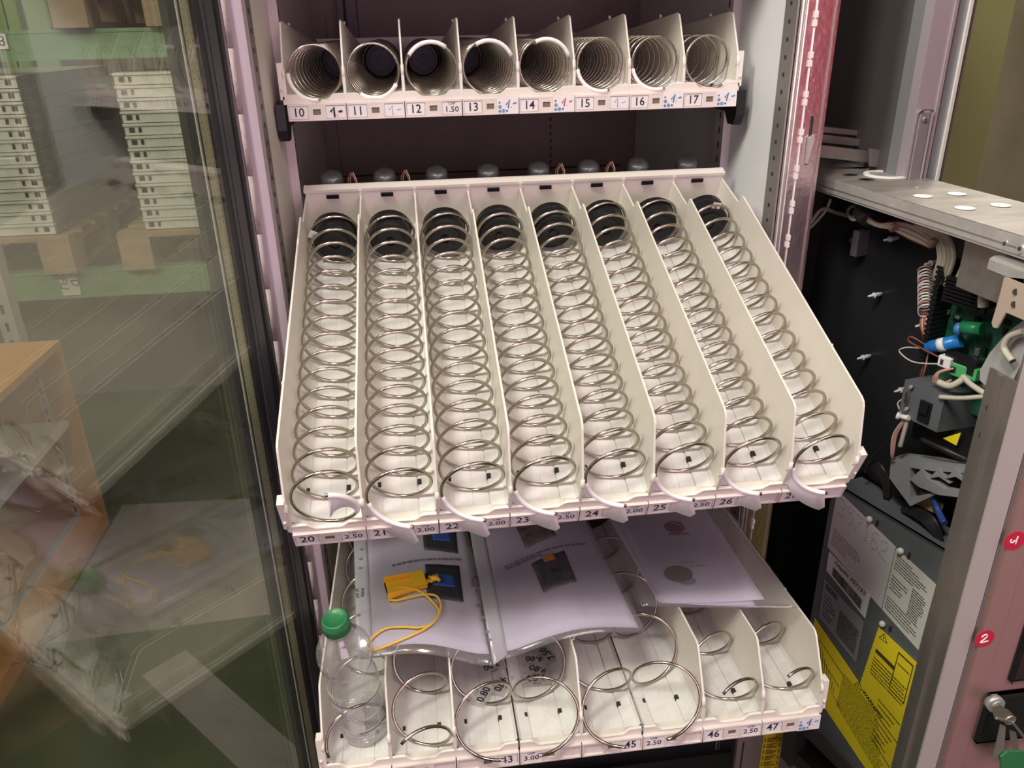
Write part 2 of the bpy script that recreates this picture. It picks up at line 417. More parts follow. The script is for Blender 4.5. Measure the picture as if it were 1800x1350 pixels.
TIP_W = 0.0031
def coil(T, loc, tilt, xc, pitch, y_end, end_deg, label, group, sign=1, R=0.0328, r=0.00200, tip=None, leaf=False, back=0.452, disc=True, y_leafrot=0, tagcard=None, zc=0.0575, arc=95):
    """helix along +y; end_deg: angle of the front end seen from the viewer"""
    ct, st = math.cos(tilt), math.sin(tilt)
    base = Vector(loc) + Vector((xc, y_end * ct - 0.024 * st, y_end * st + 0.024 * ct))
    E = empty('spiral_coil', base, (tilt, 0, 0), label, 'coil', group)
    zc = zc - 0.024; L = back - y_end; turns = L / pitch; N = int(turns * 30)
    e = math.radians(end_deg)
    def P(k, rad=R, dy=0):
        a = e - sign * 2 * PI * k
        if leaf and k < 0.36: dy -= (0.011 if end_deg > 200 else 0.0) * (1 - k / 0.36) ** 1.6
        return Vector((rad * math.cos(a), pitch * k + dy, zc + rad * math.sin(a)))
    pts = [P(turns * q / N) for q in range(N + 1)]
    MB().tube(pts, r, 8).build('wire_spiral', wire, E)
    if tip:
        k1 = arc / 360
        ps = [P(k1 * q / 12 + 0.012) for q in range(13)]
        tb = MB().tube(ps, 0.0027, 8)
        if leaf:
            n = 14; A = []; 
            for q in range(n + 1):
                k = 0.012 + k1 * (1 - q / n); p = P(k); 
                f = q / n; wd = 0.028 * (f ** 1.1) if f < .93 else 0.028 * .92 * max(0.80, 1 - (f - .93) * 3)
                a = e - sign * 2 * PI * k
                rad = Vector((math.cos(a), 0, math.sin(a)))
                dirn = (rad * (0.9 if end_deg > 200 else -0.8) + Vector((0.16, -0.30, -0.45 if end_deg > 200 else -.1)) * f).normalized()
                A.append((p, p + dirn * (wd + 0.002)))
            off = Vector((0, 0.0009, 0))
            V = [a for a, b in A] + [b for a, b in A] + [a + off for a, b in A] + [b + off for a, b in A]; m = n + 1
            fs = []
            for q in range(n):
                fs += [(q, q + 1, m + q + 1, m + q), (2 * m + q, 3 * m + q, 3 * m + q + 1, 2 * m + q + 1), (m + q, m + q + 1, 3 * m + q + 1, 3 * m + q)]
            fs += [(n, 3 * m - 1, 4 * m - 1, 2 * m - 1)]
            tb.poly(V, fs, 0, True)
        tb.build('pusher_tip', tipw, E)
    if disc:
        yb = back - y_end
        My = Matrix.Translation((0, yb - 0.026, zc)) @ Matrix.Rotation(-PI / 2, 4, 'X')
        d = MB().lathe([(0.004, -0.002), (0.0045, 0.001), (0.0075, 0.001), (0.008, -0.001), (0.0195, -0.001), (0.020, 0.001), (0.0265, 0.001), (0.0285, 0.003), (0.0285, 0.020), (0.0300, 0.0215), (0.0300, 0.030)], My, 28, smooth=False)
        for q in range(6):
            a = PI / 3 * q + .4
            d.box(-.0012, .0012, 0.009, 0.019, 0, 0.002, 0, Matrix.Translation((0, yb - 0.0225, zc)) @ Matrix.Rotation(a, 4, 'Y') @ Matrix.Rotation(PI / 2, 4, 'X') @ Matrix.Rotation(PI, 4, 'X'))
        d.build('drive_disc', blackp, E)
    if tagcard:
        ta = math.radians(tagcard[0]); yb = back - y_end - 0.024
        Mx = Matrix.Translation((0.026 * math.cos(ta), yb, zc + 0.026 * math.sin(ta))) @ Matrix.Rotation(-(ta - PI / 2) , 4, 'Y')
        g = MB().box(-.006, .006, -.0006, 0.0, -0.010, 0.010, 0, Mx); g = g.build('paper_tag', cardm, E)
        text(tagcard[1], 0.008, Mx @ frame((0, -0.0008, 0), (0, 0, 1), (-1, 0, 0)), ink, g, 'tag_print')
    return E

T1 = (0, 0, 1.4); T2 = (0.00487, -0.39089, 1.01843); T4 = (0.00565, -0.42800, 0.70280)
A2 = 0.41457; A4 = -0.02095
s1 = {0: ('10', '', 'hand black'), 1: ('11', '', 'hand blue'), 2: ('12', '1.50', ''), 3: ('13', '', 'snow'), 4: ('14', '', 'snow red'), 5: ('15', '', 'hand blue'), 6: ('16', '', 'snow'), 7: ('17', '', 'snow')}
s2 = {0: ('20', '2.50', ''), 1: ('21', '2.00', ''), 2: ('22', '2.00', ''), 3: ('23', '2.50', ''), 4: ('24', '2.00', ''), 5: ('25', '2.50', ''), 6: ('26', None, ''), 7: ('27', '', '')}
tr1 = tray('a', T1, 0, range(9), 'upper cream spiral tray pushed in, with number cards 10 to 17', s1, PROF1, motors=False)
tr2 = tray('b', T2, A2, range(9), 'middle cream spiral tray pulled out and tilted, number cards 20 to 27', s2)
s4 = {0: ('', None, ''), 1: ('', None, ''), 2: ('43', None, 'shift'), 3: (None, '3.00', 'shift'), 4: ('45', None, 'shift'), 5: (None, '2.50', 'shift'), 6: ('46', '2.50', ''), 7: ('47', '', 'snow')}
tr4 = tray('c', T4, A4, (0, 1, 2, 4, 6, 7, 8), 'lowest cream spiral tray holding papers and a bottle, cards 43 to 47', s4)
# black slide brackets of the upper tray
for s in (-1, 1):
    MB().prism([(s * 0.304, 0.002, 0.020), (s * 0.304, 0.002, -0.012), (s * 0.304, 0.010, -0.026), (s * 0.304, 0.030, -0.026), (s * 0.304, 0.045, -0.010), (s * 0.304, 0.40, -0.010), (s * 0.304, 0.40, 0.020)], (s * 0.012, 0, 0)).build('slide_bracket', blackp, tr1)

p1 = [(.040, 280, 0), (.030, 335, 1), (.028, 152, 1), (.026, 125, 1), (.024, 120, 1), (.022, 288, 1), (.026, 290, 1), (.038, 300, 1)]
names1 = ['10', '11', '12', '13', '14', '15', '16', '17']
tips1 = ['first from the left', 'white tip along its bottom', 'white tip over its top left', 'white tip at its upper right', 'white tip right over its top', 'third from the right', 'second from the right', 'widest pitch and no tip']
for i, (pt, e, _) in enumerate(p1):
    coil(tr1, T1, 0, -0.2625 + SP * i, pt, -0.002, e, 'steel spiral above number %s, upper tray, %s' % (names1[i], tips1[i]), 'spirals in the upper tray', tip=(i < 7), back=0.46, disc=True, r=0.00165)
p2 = [(.0281, 80, -.007), (.0281, 290, .000), (.0281, 290, .000), (.0277, 290, .000), (.0275, 290, .002), (.0284, 290, .002), (.0284, 290, .002), (.0318, 285, -.004)]
for i, (pt, e, ye) in enumerate(p2):
    ex = ['its tip turned up', 'second from the left', 'third from the left', 'fourth from the left', 'fourth from the right', 'third from the right', 'second from the right', 'beside the outer wall'][i]
    coil(tr2, T2, A2, -0.2625 + SP * i, pt, ye, e, 'steel spiral above number %s, tilted tray, %s' % (20 + i, ex), 'spirals in the tilted middle tray', tip=True, leaf=True, tagcard={0: (150, 'DX'), 7: (80, 'XA')}.get(i))
p4 = [(.084, 200, -.003, 1), (.084, 130, -.031, 1), (.087, 300, -.021, 1), (.087, 240, -.021, -1), (.090, 290, -.022, 1), (.090, 250, -.018, -1), (.082, 130, -.014, 1), (.083, 112, -.004, 1)]
lab4 = ['steel spiral curling round the empty bottle in the lowest tray', 'steel spiral in the lowest tray in the bay right of the bottle', 'left-hand steel spiral of the pair above number 43', 'right-hand steel spiral of the pair above price 3.00', 'left-hand steel spiral of the double bay right of the pages, number 45', 'right-hand steel spiral of the double bay right of the pages, price 2.50', 'steel spiral above number 46 in the lowest tray', 'steel spiral above number 47 at the right end of the lowest tray']
for i, (pt, e, ye, sg) in enumerate(p4):
    coil(tr4, T4, A4, -0.2625 + SP * i, pt, ye, e, lab4[i], 'wide pitch spirals in the lowest tray', sign=sg, r=0.0020, tip=None, R=0.0335 if i not in (2, 3, 4, 5) else 0.0355, zc=.0605 if i in (2, 3, 4, 5) else .0575)

# ================================================================== CABINET
def att(o, root):
    o.parent = root; o.matrix_parent_inverse = Matrix.Translation(-Vector(root.location)); return o
def W(mb, name, mats, root): return att(mb.build(name, mats), root)
ZT = 1.95
cab = empty('vending_machine_cabinet', (0, 0.1, 0), label='open vending machine cabinet with white inner walls and steel frame around the trays', cat='vending machine')
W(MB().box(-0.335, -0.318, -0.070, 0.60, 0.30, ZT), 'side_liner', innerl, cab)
W(MB().box(0.330, 0.345, -0.066, 0.60, 0.30, ZT), 'side_liner', innerw, cab)
bk = MB().box(-0.335, 0.345, 0.60, 0.62, 0.05, ZT)
bk.box(-0.27, 0.255, 0.592, 0.60, 1.35, 1.555); bk.box(-0.262, 0.247, 0.590, 0.592, 1.358, 1.547, 0)
bk.box(-0.335, -0.29, 0.585, 0.60, 0.9, 1.53)
for z in (1.16, 1.23): bk.box(-0.30, 0.30, 0.597, 0.60, z, z + .003, 1)
for q in range(34): bk.box(0.146, 0.149, 0.5985, 0.60, 0.95 + q * .0145, 0.957 + q * .0145, 1)
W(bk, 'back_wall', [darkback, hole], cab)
W(MB().box(-0.262, -0.228, 0.55, 0.592, 1.46, ZT).box(-0.252, -0.247, 0.548, 0.55, 1.44, ZT, 1), 'air_duct', [mat('brown_duct', (0.07, 0.055, 0.05), 0.5), hole], cab)
W(MB().box(-0.335, 0.345, -0.085, 0.60, 1.655, 1.675), 'shade_top', innerw, cab)  # unseen top, set low to shade the upper tray
W(MB().box(-0.335, 0.345, -0.06, 0.60, 0.30, 0.32), 'cabinet_floor', blackp, cab)
# slotted shelf rails
for s, x, y0, y1, m in ((-1, -0.318, 0.072, 0.104, mat('cream_rail', (0.55, 0.49, 0.45), 0.45, 0.2)), (1, 0.330, 0.084, 0.118, mat('white_rail', (0.70, 0.68, 0.66), 0.45, 0.2))):
    r = MB().box(min(x, x - s * .010), max(x, x - s * .010), y0, y1, 0.32, ZT - .02)
    r.box(min(x, x - s * .012), max(x, x - s * .012), y0 - .004, y0, 0.32, ZT - .02)
    xx = x - s * .0102
    for q in range(60):
        z = 0.6 + q * 0.0215
        r.box(min(xx, xx - s * .0003), max(xx, xx - s * .0003), (y0 + y1) / 2 - .0035, (y0 + y1) / 2 + .0005, z, z + .009, 1)
    W(r, 'slotted_rail', [m, hole], cab)
# perforated edge strips at the mouth
r = MB().box(-0.3195, -0.3172, -0.100, -0.068, 0.30, ZT)
for q in range(70): r.box(-0.3172, -0.3168, -0.088, -0.083, 0.5 + q * .0205, 0.5055 + q * .0205, 1)
W(r, 'perforated_strip', [railp, hole], cab)
r = MB().box(0.3285, 0.3310, -0.098, -0.064, 0.30, ZT)
for q in range(70):
    z = 0.5 + q * .0205
    r.tube([(0.3286, -0.080, z), (0.3280, -0.080, z)], 0.0028, 10, 1)
W(r, 'perforated_strip', [railp, hole], cab)
# left mouth frame, painted mauve, with textured seal
r = MB().box(-0.352, -0.3195, -0.106, -0.088, 0.05, ZT); r.box(-0.352, -0.344, -0.112, -0.106, 0.05, ZT)
r.box(-0.328, -0.3195, -0.110, -0.106, 0.05, ZT)
W(r, 'mouth_frame', mauve, cab)
r = MB()
for q in range(24): z = 0.3 + q * .07; r.tube([(-0.3385, -0.1075, z + .0003), (-0.3385, -0.1075, z + .0697)], 0.0036, 8)
W(r, 'door_seal', seal, cab)
W(MB().box(-0.40, -0.352, -0.10, 0.62, 0.0, ZT), 'outer_side', blackframe, cab)
# right steel flange
W(MB().box(0.3315, 0.3770, -0.1025, -0.0995, 0.05, ZT).box(0.3750, 0.3785, -0.106, -0.0995, 0.05, ZT), 'steel_flange', mirror_steel, cab)
W(MB().tube([(0.3330, -0.104, 0.05), (0.3330, -0.104, ZT)], 0.0016, 8).tube([(0.3385, -0.104, 0.05), (0.3385, -0.104, ZT)], 0.0012, 8), 'flange_bead', galv, cab)
r = MB().tube([(0.3505, -0.1035, 0.6), (0.3505, -0.1035, ZT)], 0.0009, 6)
for q in range(22):
    z = 0.78 + q * 0.0455
    r.box(0.3488, 0.3524, -0.1062, -0.1028, z, z + .0075); r.box(0.3484, 0.3520, -0.1062, -0.1028, z - .0095, z - .0020)
W(r, 'clip_strip', mat('white_clip', (0.85, 0.82, 0.80), 0.35), cab)
r = MB().box(0.3610, 0.3650, -0.1032, -0.1020, 1.334, 1.394)
W(r, 'lever_slot', hole, cab)
W(MB().prism([(0.3590, -0.1035, 1.368), (0.3660, -0.1035, 1.372), (0.3665, -0.1035, 1.366), (0.3640, -0.1035, 1.352), (0.3612, -0.1035, 1.336), (0.3600, -0.1035, 1.336)], (0, -0.006, 0)), 'lock_lever', galv, cab)
# base fronts
W(MB().box(-0.352, 0.369, -0.105, -0.085, 0.0, 0.325).box(-0.1, 0.36, -0.115, -0.105, 0.19, 0.286).box(0.29, 0.34, -0.1165, -0.115, 0.215, 0.232, 1), 'base_front', [blackp, cardm], cab)
W(MB().box(0.372, 0.512, -0.108, -0.09, 0.0, 0.45).box(0.382, 0.385, -0.1085, -0.108, 0.03, 0.30, 1).box(0.500, 0.503, -0.1085, -0.108, 0.03, 0.32, 1), 'base_plate', [mat('taupe_base_plate', (0.27, 0.245, 0.20), 0.5, noise=.1), hole], cab)
r = MB().box(0.420, 0.457, -0.1100, -0.108, 0.10, 0.318)
for q in range(12):
    z = 0.305 - q * .0155
    r.box(0.4225, 0.4245, -0.1105, -0.110, z - .008, z, 1); r.box(0.4525, 0.4545, -0.1105, -0.110, z - .010, z - .002, 1)
    for k in range(3): r.box(0.428, 0.448 - .004 * ((q + k) % 3), -0.1104, -0.110, z - .004 * k - .0022, z - .004 * k, 1)
W(r, 'warning_label', [yellowl, mat('brown_print', (0.20, 0.12, 0.01), 0.6)], cab)
W(MB().box(0.513, 0.560, -0.10, 0.60, 0.0, ZT), 'payment_side', mat('mauve_grey_side', (0.16, 0.135, 0.15), 0.5), cab)
# payment column
colm = mat('dark_grey_column', (0.105, 0.095, 0.092), 0.42, noise=.05)
grf = mat('steel_grey_frame', (0.25, 0.255, 0.255), 0.42, 0.2)
W(MB().box(0.346, 0.513, 0.30, 0.31, 0.3, ZT), 'column_back', colm, cab)
W(MB().box(0.5035, 0.5135, -0.060, 0.30, 0.3, ZT), 'column_side', colm, cab)
W(MB().box(0.5025, 0.5135, -0.085, -0.060, 0.3, ZT), 'column_return', grf, cab)
W(MB().box(0.5020, 0.5300, -0.104, -0.085, 0.3, ZT).box(0.528, 0.532, -0.106, -0.10, 0.3, ZT), 'column_frame', mat('mauve_grey_frame', (0.48, 0.41, 0.45), 0.3, 0.3), cab)
W(MB().box(0.532, 0.5490, -0.101, -0.085, 0.3, ZT), 'column_edge', mat('blue_grey_edge', (0.36, 0.38, 0.42), 0.35, 0.3), cab)
W(MB().box(0.5490, 0.5530, -0.104, -0.085, 0.3, ZT), 'column_bead', mat('pale_bead', (0.75, 0.72, 0.66), 0.4), cab)
r = MB().bevbox(0.5035, 0.5245, -0.108, -0.1045, 1.28, 1.398, 0.004)
r.tube([(0.5130, -0.108, 1.386), (0.5130, -0.1105, 1.386)], [0.0036, 0.0024], 14); r.tube([(0.5130, -0.1105, 1.386), (0.5130, -0.1110, 1.386)], 0.0010, 6, 1)
W(r, 'screwed_strap', [mat('mauve_strap', (0.36, 0.32, 0.345), 0.35, 0.4), hole], cab)
r = MB()
def pyq(uvs, y, d): r.prism([PY(u, v, y) for u, v in uvs], (0, d, 0))
pyq([(1440, 222), (1566, 236), (1566, 244), (1440, 232)], 0.03, .03)
pyq([(1440, 236), (1562, 250), (1562, 262), (1440, 250)], 0.02, .005)
pyq([(1436, 254), (1530, 266), (1530, 286), (1436, 276)], -0.02, .004)
pyq([(1528, 261), (1578, 268), (1583, 276), (1583, 300), (1528, 292)], -0.035, .003)
c = PY(1567, 271, -.035); r.tube([c, c - Vector((0, .003, 0))], [.0045, .003], 14)
W(r, 'column_ledge', galvd, cab)

# ================================================================== GLASS DOOR
DA = math.radians(-112)
door = empty('glass_door', (-0.347, -0.2, 0), (0, 0, DA), 'double glazed machine door swung open at left, the warehouse seen through it', 'glass door')
Z0, Z1 = 0.12, 1.95
def D(mb, name, m): return mb.build(name, m, door)
D(MB().box(0.0055, 0.70, -0.0045, -0.0005, Z0, Z1), 'glass_pane', glass)
D(MB().box(0.0055, 0.70, -0.0225, -0.0185, Z0, Z1), 'glass_pane', glass)
sp = MB().box(0.0058, 0.0205, -0.0064, -0.0050, Z0, Z1)
for q in range(230):
    z = 0.35 + q * 0.007
    for s in (0.0088, 0.0175): sp.box(s - .0006, s + .0006, -0.0050, -0.0048, z, z + .0014, 1)
D(sp, 'spacer_bar', [spacer, mat('spacer_dot', (0.16, 0.16, 0.09), 0.6)])
D(MB().box(0.0206, 0.0236, -0.0066, -0.0052, Z0, Z1), 'dark_seal_line', blackframe)
D(MB().box(0.0237, 0.0262, -0.0062, -0.0050, Z0, Z1), 'bright_edge_line', mat('pale_edge', (0.50, 0.50, 0.42), 0.3))
fr = MB().box(-0.036, 0.0055, -0.040, -0.001, Z0, Z1).box(-0.010, -0.006, -0.001, 0.0005, Z0, Z1, 1).box(-0.026, -0.012, -0.001, 0.0004, Z0, Z1, 1).box(-0.036, -0.031, -0.001, 0.001, Z0, Z1)
D(fr, 'door_profile', [blackframe, greyprof])
D(MB().box(0.70, 0.75, -0.040, 0.004, Z0, Z1), 'door_profile', blackframe)
D(MB().box(0.0055, 0.70, -0.040, 0.004, Z0 - .05, Z0), 'door_profile', blackframe)
D(MB().box(0.0055, 0.70, -0.040, 0.004, Z1, Z1 + .05), 'door_profile', blackframe)

# ================================================================== PAPERS, POUCH, BOTTLE
def hgrid(quad, H, off, N=14, thick=0.0004, mi=0, mb=None, M2=None):
    """sheet lying on height field H; quad: four world xy corners TL,TR,BR,BL"""
    mb = mb or MB(); q = [Vector((a[0], a[1])) for a in quad]; pts = []
    M2 = M2 or N
    for j in range(M2 + 1):
        for i in range(N + 1):
            a, b = i / N, j / M2
            p = (q[0] * (1 - a) + q[1] * a) * (1 - b) + (q[3] * (1 - a) + q[2] * a) * b
            pts.append((p.x, p.y, H(p.x, p.y) + off))
    n = N + 1; P = pts + [(x, y, z - thick) for x, y, z in pts]; m = len(pts)
    fs = [(j * n + i, (j + 1) * n + i, (j + 1) * n + i + 1, j * n + i + 1) for j in range(M2) for i in range(N)]
    fs += [(m + j * n + i, m + j * n + i + 1, m + (j + 1) * n + i + 1, m + (j + 1) * n + i) for j in range(M2) for i in range(N)]
    for i in range(N):
        fs.append((i, i + 1, m + i + 1, m + i)); k = M2 * n + i; fs.append((k, m + k, m + k + 1, k + 1))
    for j in range(M2):
        k = j * n; fs.append((k, m + k, m + k + n, k + n)); k = j * n + N; fs.append((k, k + n, m + k + n, m + k))
    return mb.poly(P, fs, mi, True)
ZP = 0.8235
def pz(*uv): return [PZ(u, v, ZP) for u, v in uv]
def ext(q, k):
    """extend a sheet's far edge further back (under the tray above)"""
    a, b, c, d = [Vector((p[0], p[1])) for p in q]
    return [a + (a - d).normalized() * k, b + (b - c).normalized() * k, c, d]
def HL(x, y): return ZP + 0.013 * math.sin(PI * min(1, max(0, (x + .245) / .135))) ** 1.3 * (0.5 + 0.5 * min(1, max(0, (-.1 - y) / .25)))
def HR(x, y): return ZP + 0.002 + 0.014 * math.sin(PI * min(1, max(0, (x + .07) / .16))) ** 1.2
def HB(x, y): return ZP + 0.001 + 0.004 * math.sin(14 * x + 9 * y)
def prints(bars, H, off, m, root, name='printed_text', N=6):
    mb = MB()
    for quad in bars: hgrid(quad, H, off, N, 0.0001, 0, mb, 2)
    return att(mb.build(name, m), root)
def rows(quad, n, fill=0.35, lens=None, seed=1, gaps=True):
    """broken rows of small print inside a quad (world xy corners)"""
    rnd = random.Random(seed); q = [Vector((a[0], a[1])) for a in quad]; out = []
    def P(a, b): return (q[0] * (1 - a) + q[1] * a) * (1 - b) + (q[3] * (1 - a) + q[2] * a) * b
    for i in range(n):
        b0 = (i + 0.5 - fill / 2) / n; b1 = (i + 0.5 + fill / 2) / n; a = 0.0; L = lens[i % len(lens)] if lens else 1.0
        while a < L:
            wd = rnd.uniform(0.03, 0.09); out.append([P(a, b0), P(min(L, a + wd), b0), P(min(L, a + wd), b1), P(a, b1)]); a += wd + (0.018 if gaps else 0)
    return out
def qd(*uv): return pz(*uv)
darkpic = mat('dark_screenshot', (0.035, 0.035, 0.045), 0.5)
bluepic = mat('blue_screenshot', (0.035, 0.09, 0.33), 0.5)
brownpic = mat('brown_photo_print', (0.16, 0.12, 0.11), 0.5, noise=.6, scale=70)
greypic = mat('grey_photo_print', (0.10, 0.10, 0.11), 0.5, noise=.7, scale=60)
orangepic = mat('orange_photo_print', (0.55, 0.20, 0.05), 0.5)
printm = mat('grey_purple_print', (0.16, 0.13, 0.20), 0.7)
stripc = sheet_mat('milky_filing_strip', (0.85, 0.85, 0.88), 0.05, 0.6, 0.15, haze=0.45, hazecol=(0.72, 0.70, 0.76))

def sheet(label, loc, pq, sq, H, off):
    R_ = empty('paper_sheet', loc, label=label, cat='paper')
    att(hgrid(ext(pq, .20), H, 0.0008 + off, 18).build('page', paper), R_)
    att(hgrid(ext(sq, .20), H, 0.0016 + off, 18, 0.0002).build('plastic_sleeve', sleeve), R_)
    return R_
L1 = sheet('left printed instruction page in a clear sleeve, yellow tag lying on it', (-0.17, -0.25, ZP), qd((645, 950), (815, 935), (860, 1150), (655, 1145)), qd((622, 955), (822, 935), (872, 1172), (630, 1160)), HL, 0)
R1 = sheet('right printed instruction page in a clear sleeve, photo prints on it', (0.0, -0.25, ZP), qd((850, 940), (1030, 925), (1122, 1108), (890, 1150)), qd((826, 940), (1034, 925), (1136, 1116), (878, 1166)), HR, .002)
att(hgrid(ext(qd((622, 955), (645, 953), (655, 1158), (628, 1160)), .2), HL, 0.0022, 4).build('filing_strip', stripc), L1)
att(hgrid(ext(qd((826, 940), (850, 938), (892, 1158), (868, 1176)), .2), HR, 0.0042, 4).build('filing_strip', stripc), R1)
def dots(pts, H, off, root, rad):
    for u, v in pts:
        c = PZ(u, v, ZP); z = H(c.x, c.y) + off
        att(MB().poly([(c.x + rad * math.cos(a), c.y + rad * math.sin(a), z) for a in [2 * PI * k / 14 for k in range(14)]], [tuple(range(14))]).build('punched_hole', mat('hole_grey', (0.20, 0.19, 0.22), 0.7)), root)
dots([(636, 968), (635, 985), (634, 1001), (631, 1084)], HL, .0026, L1, .0026)
dots([(840, 1042), (843, 1069), (850, 1093), (857, 1118), (861, 1132)], HR, .0046, R1, .0026)
def pictures(root, H, off, items):
    for nm, m, q, dz in items: att(hgrid(qd(*q), H, off + dz, 8, .0001).build(nm, m), root)
pictures(L1, HL, .0020, [('printed_picture', darkpic, [(742, 925), (800, 922), (805, 976), (746, 976)], 0), ('printed_picture', bluepic, [(758, 938), (790, 936), (793, 956), (762, 957)], .0002),
    ('printed_picture', darkpic, [(748, 1003), (807, 998), (815, 1062), (752, 1065)], 0), ('printed_picture', bluepic, [(761, 1019), (798, 1016), (801, 1038), (763, 1040)], .0002)])
pictures(R1, HR, .0040, [('printed_picture', brownpic, [(905, 935), (958, 926), (978, 960), (924, 980)], 0), ('printed_picture', greypic, [(934, 1008), (992, 988), (1014, 1042), (956, 1061)], 0),
    ('printed_picture', orangepic, [(953, 998), (972, 992), (977, 1003), (957, 1008)], .0002)])
prints(rows(qd((690, 1000), (812, 984), (812, 988), (690, 1004)), 1, .8, seed=3), HL, .0021, printm, L1)
prints(rows(qd((886, 1004), (1030, 966), (1032, 978), (890, 1012)), 2, .4, [1, .45], seed=4) + rows(qd((862, 930), (960, 905), (962, 914), (866, 938)), 2, .4, seed=6), HR, .0041, printm, R1)
def hlab(body, u, v, size, H, off, m, root, du=(1, 0.0), **k):
    c = PZ(u, v, ZP); c2 = PZ(u + du[0] * 20, v + du[1] * 20, ZP); d = (c2 - c); d.z = 0
    p = Vector((c.x, c.y, H(c.x, c.y) + off)); M = frame(p, d, Vector((-d.y, d.x, 0)))
    t = text(body, size, M, m, None, 'printed_text', **k); return att(t, root)
hlab('XW 5X\nMaking', 633, 1045, .0065, HL, .0028, ink, L1, (-.1, -1))
hlab('XW 5X\nMaking', 836, 1030, .0065, HR, .0052, ink, R1, (.25, 1))

# clear pouch with white brochure
PH = empty('brochure_pouch', (0.2, -0.25, ZP), label='clear plastic pouch holding a white folded brochure with a red oval mark', cat='pouch')
att(hgrid(ext(qd((1062, 912), (1272, 897), (1402, 1084), (1126, 1073)), .08), HB, 0.010, 18, .0003).build('plastic_sleeve', sleeve), PH)
HB2 = lambda x, y: HB(x, y) + 0.004 * max(0, (x - .2) / .06)
att(hgrid(ext(qd((1070, 915), (1225, 905), (1330, 1073), (1158, 1058)), .08), HB, 0.002, 12).build('brochure_page', paper), PH)
att(hgrid(ext(qd((1080, 912), (1238, 905), (1342, 1066), (1164, 1062)), .08), HB2, 0.0045, 12).build('brochure_page', paper), PH)
def ellipse(u, v, ru, rv, H, off, m, name, root, ang=0):
    c = PZ(u, v, ZP); cx = (PZ(u + ru, v, ZP) - c).length; cy = (PZ(u, v + rv, ZP) - c).length; z = H(c.x, c.y) + off
    pts = [(c.x + cx * math.cos(a) * math.cos(ang) - cy * math.sin(a) * math.sin(ang), c.y + cx * math.cos(a) * math.sin(ang) + cy * math.sin(a) * math.cos(ang), z) for a in [2 * PI * k / 28 for k in range(28)]]
    return att(MB().prism(pts, (0, 0, .0002)).build(name, m), root)
ellipse(1185, 936, 18, 10, HB2, .0052, mat('dark_red_print', (0.30, 0.02, 0.035), 0.4), 'oval_emblem', PH, -.2)
sw = MB(); c0 = [PZ(u, v, ZP) for u, v in ((1177, 929), (1188, 930), (1196, 935), (1199, 941))]
sw.tube([(p.x, p.y, HB2(p.x, p.y) + .0056) for p in c0], [.0002, .0007, .0007, .0002], 6); att(sw.build('emblem_highlight', paper), PH)
hlab('selecta', 1193, 948, .0115, HB2, .0056, printm, PH, (1, -.02), thick=.02)
hlab('exquisit', 1207, 996, .0070, HB2, .0056, printm, PH, (1, -.02))
hlab('excellence', 1229, 1003, .0070, HB2, .0056, printm, PH, (1, -.02))
ellipse(1208, 1027, 15, 7, HB2, .0052, mat('grey_violet_print', (0.36, 0.33, 0.42), 0.7), 'printed_shadow', PH, -.1)
ellipse(1192, 1015, 25, 14, HB2, .0056, mat('olive_print', (0.13, 0.125, 0.06), 0.5), 'printed_picture', PH, -.1)

# loose price cards on the floor of the double bay
for k, (u, v, t, rot, sz) in enumerate([(960, 1150, '7.50', 120, .0145), (938, 1160, '6.00', 165, .013), (945, 1178, '9.80', 150, .014), (943, 1193, '9.80', 178, .015), (882, 1203, '9.70', -120, .0145), (848, 1220, '0.80', 60, .0145), (865, 1172, '3.00', 200, .013)]):
    c = PZ(u, v, 0.7285 + .0006 * k); M = frame(c, (math.cos(math.radians(rot)), math.sin(math.radians(rot)), 0), (-math.sin(math.radians(rot)), math.cos(math.radians(rot)), 0))
    base = M @ Matrix.Translation((0, 0, 0))
    E = empty('loose_price_card', c, label=['loose 7.50 card, farthest of the price cards on the tray floor', 'loose 6.00 card lying sideways under the right page', 'loose 9.80 card, the upper and more hidden of the two', 'loose 9.80 card lying upside down, nearest the viewer', 'loose 9.70 card beside the coil above number 43', 'loose 0.80 card, leftmost of the scattered price cards', 'loose 3.00 card half under the pages'][k], cat='price card', group='loose price cards in the double bay')
    att(MB().box(-.018, .018, -.010, .010, -.0003, 0.0, 0, M).build('card', sheet_mat('clear_card_%d' % k, (.95, .95, .95), .05, .5, .2, haze=.28, hazecol=(.8, .77, .76)) if k < 1 else MATS['clear_card_0']), E)
    att(text('CHF', .0055, M @ Matrix.Translation((0, .0075, .0003)), ink, None, 'currency_print'), E)
    att(text(t, sz, M @ Matrix.Translation((0, -.002, .0003)), ink, None, 'digits', thick=.02), E)

# yellow tag with cord
YT = empty('key_fob', (-0.215, -0.235, ZP + .01), label='yellow plastic tool tag with a looped yellow cord on the left page', cat='tag')
zt = ZP + .009
P4 = [PZ(u, v, zt) for u, v in ((675, 1028), (743, 1013), (752, 1037), (683, 1058))]
hh = Vector((0, 0, .014)); mb = MB()
a, b, c, d = P4; mb.prism([c, b, a, d], (0, 0, .004))
def wall(p, q, h0, h1):
    n = (q - p).cross(Vector((0, 0, 1))).normalized() * .0016
    mb.poly([p, q, q + n, p + n] + [p + Vector((0, 0, h0)), q + Vector((0, 0, h1)), q + n + Vector((0, 0, h1)), p + n + Vector((0, 0, h0))], [(3, 2, 1, 0), (4, 5, 6, 7), (0, 1, 5, 4), (1, 2, 6, 5), (2, 3, 7, 6), (3, 0, 4, 7)])
wall(a, b, .013, .010); wall(b, c, .010, .010); wall(c, d, .010, .013); wall(d, a, .004, .004)
m1 = a * .35 + b * .65; m2 = d * .35 + c * .65
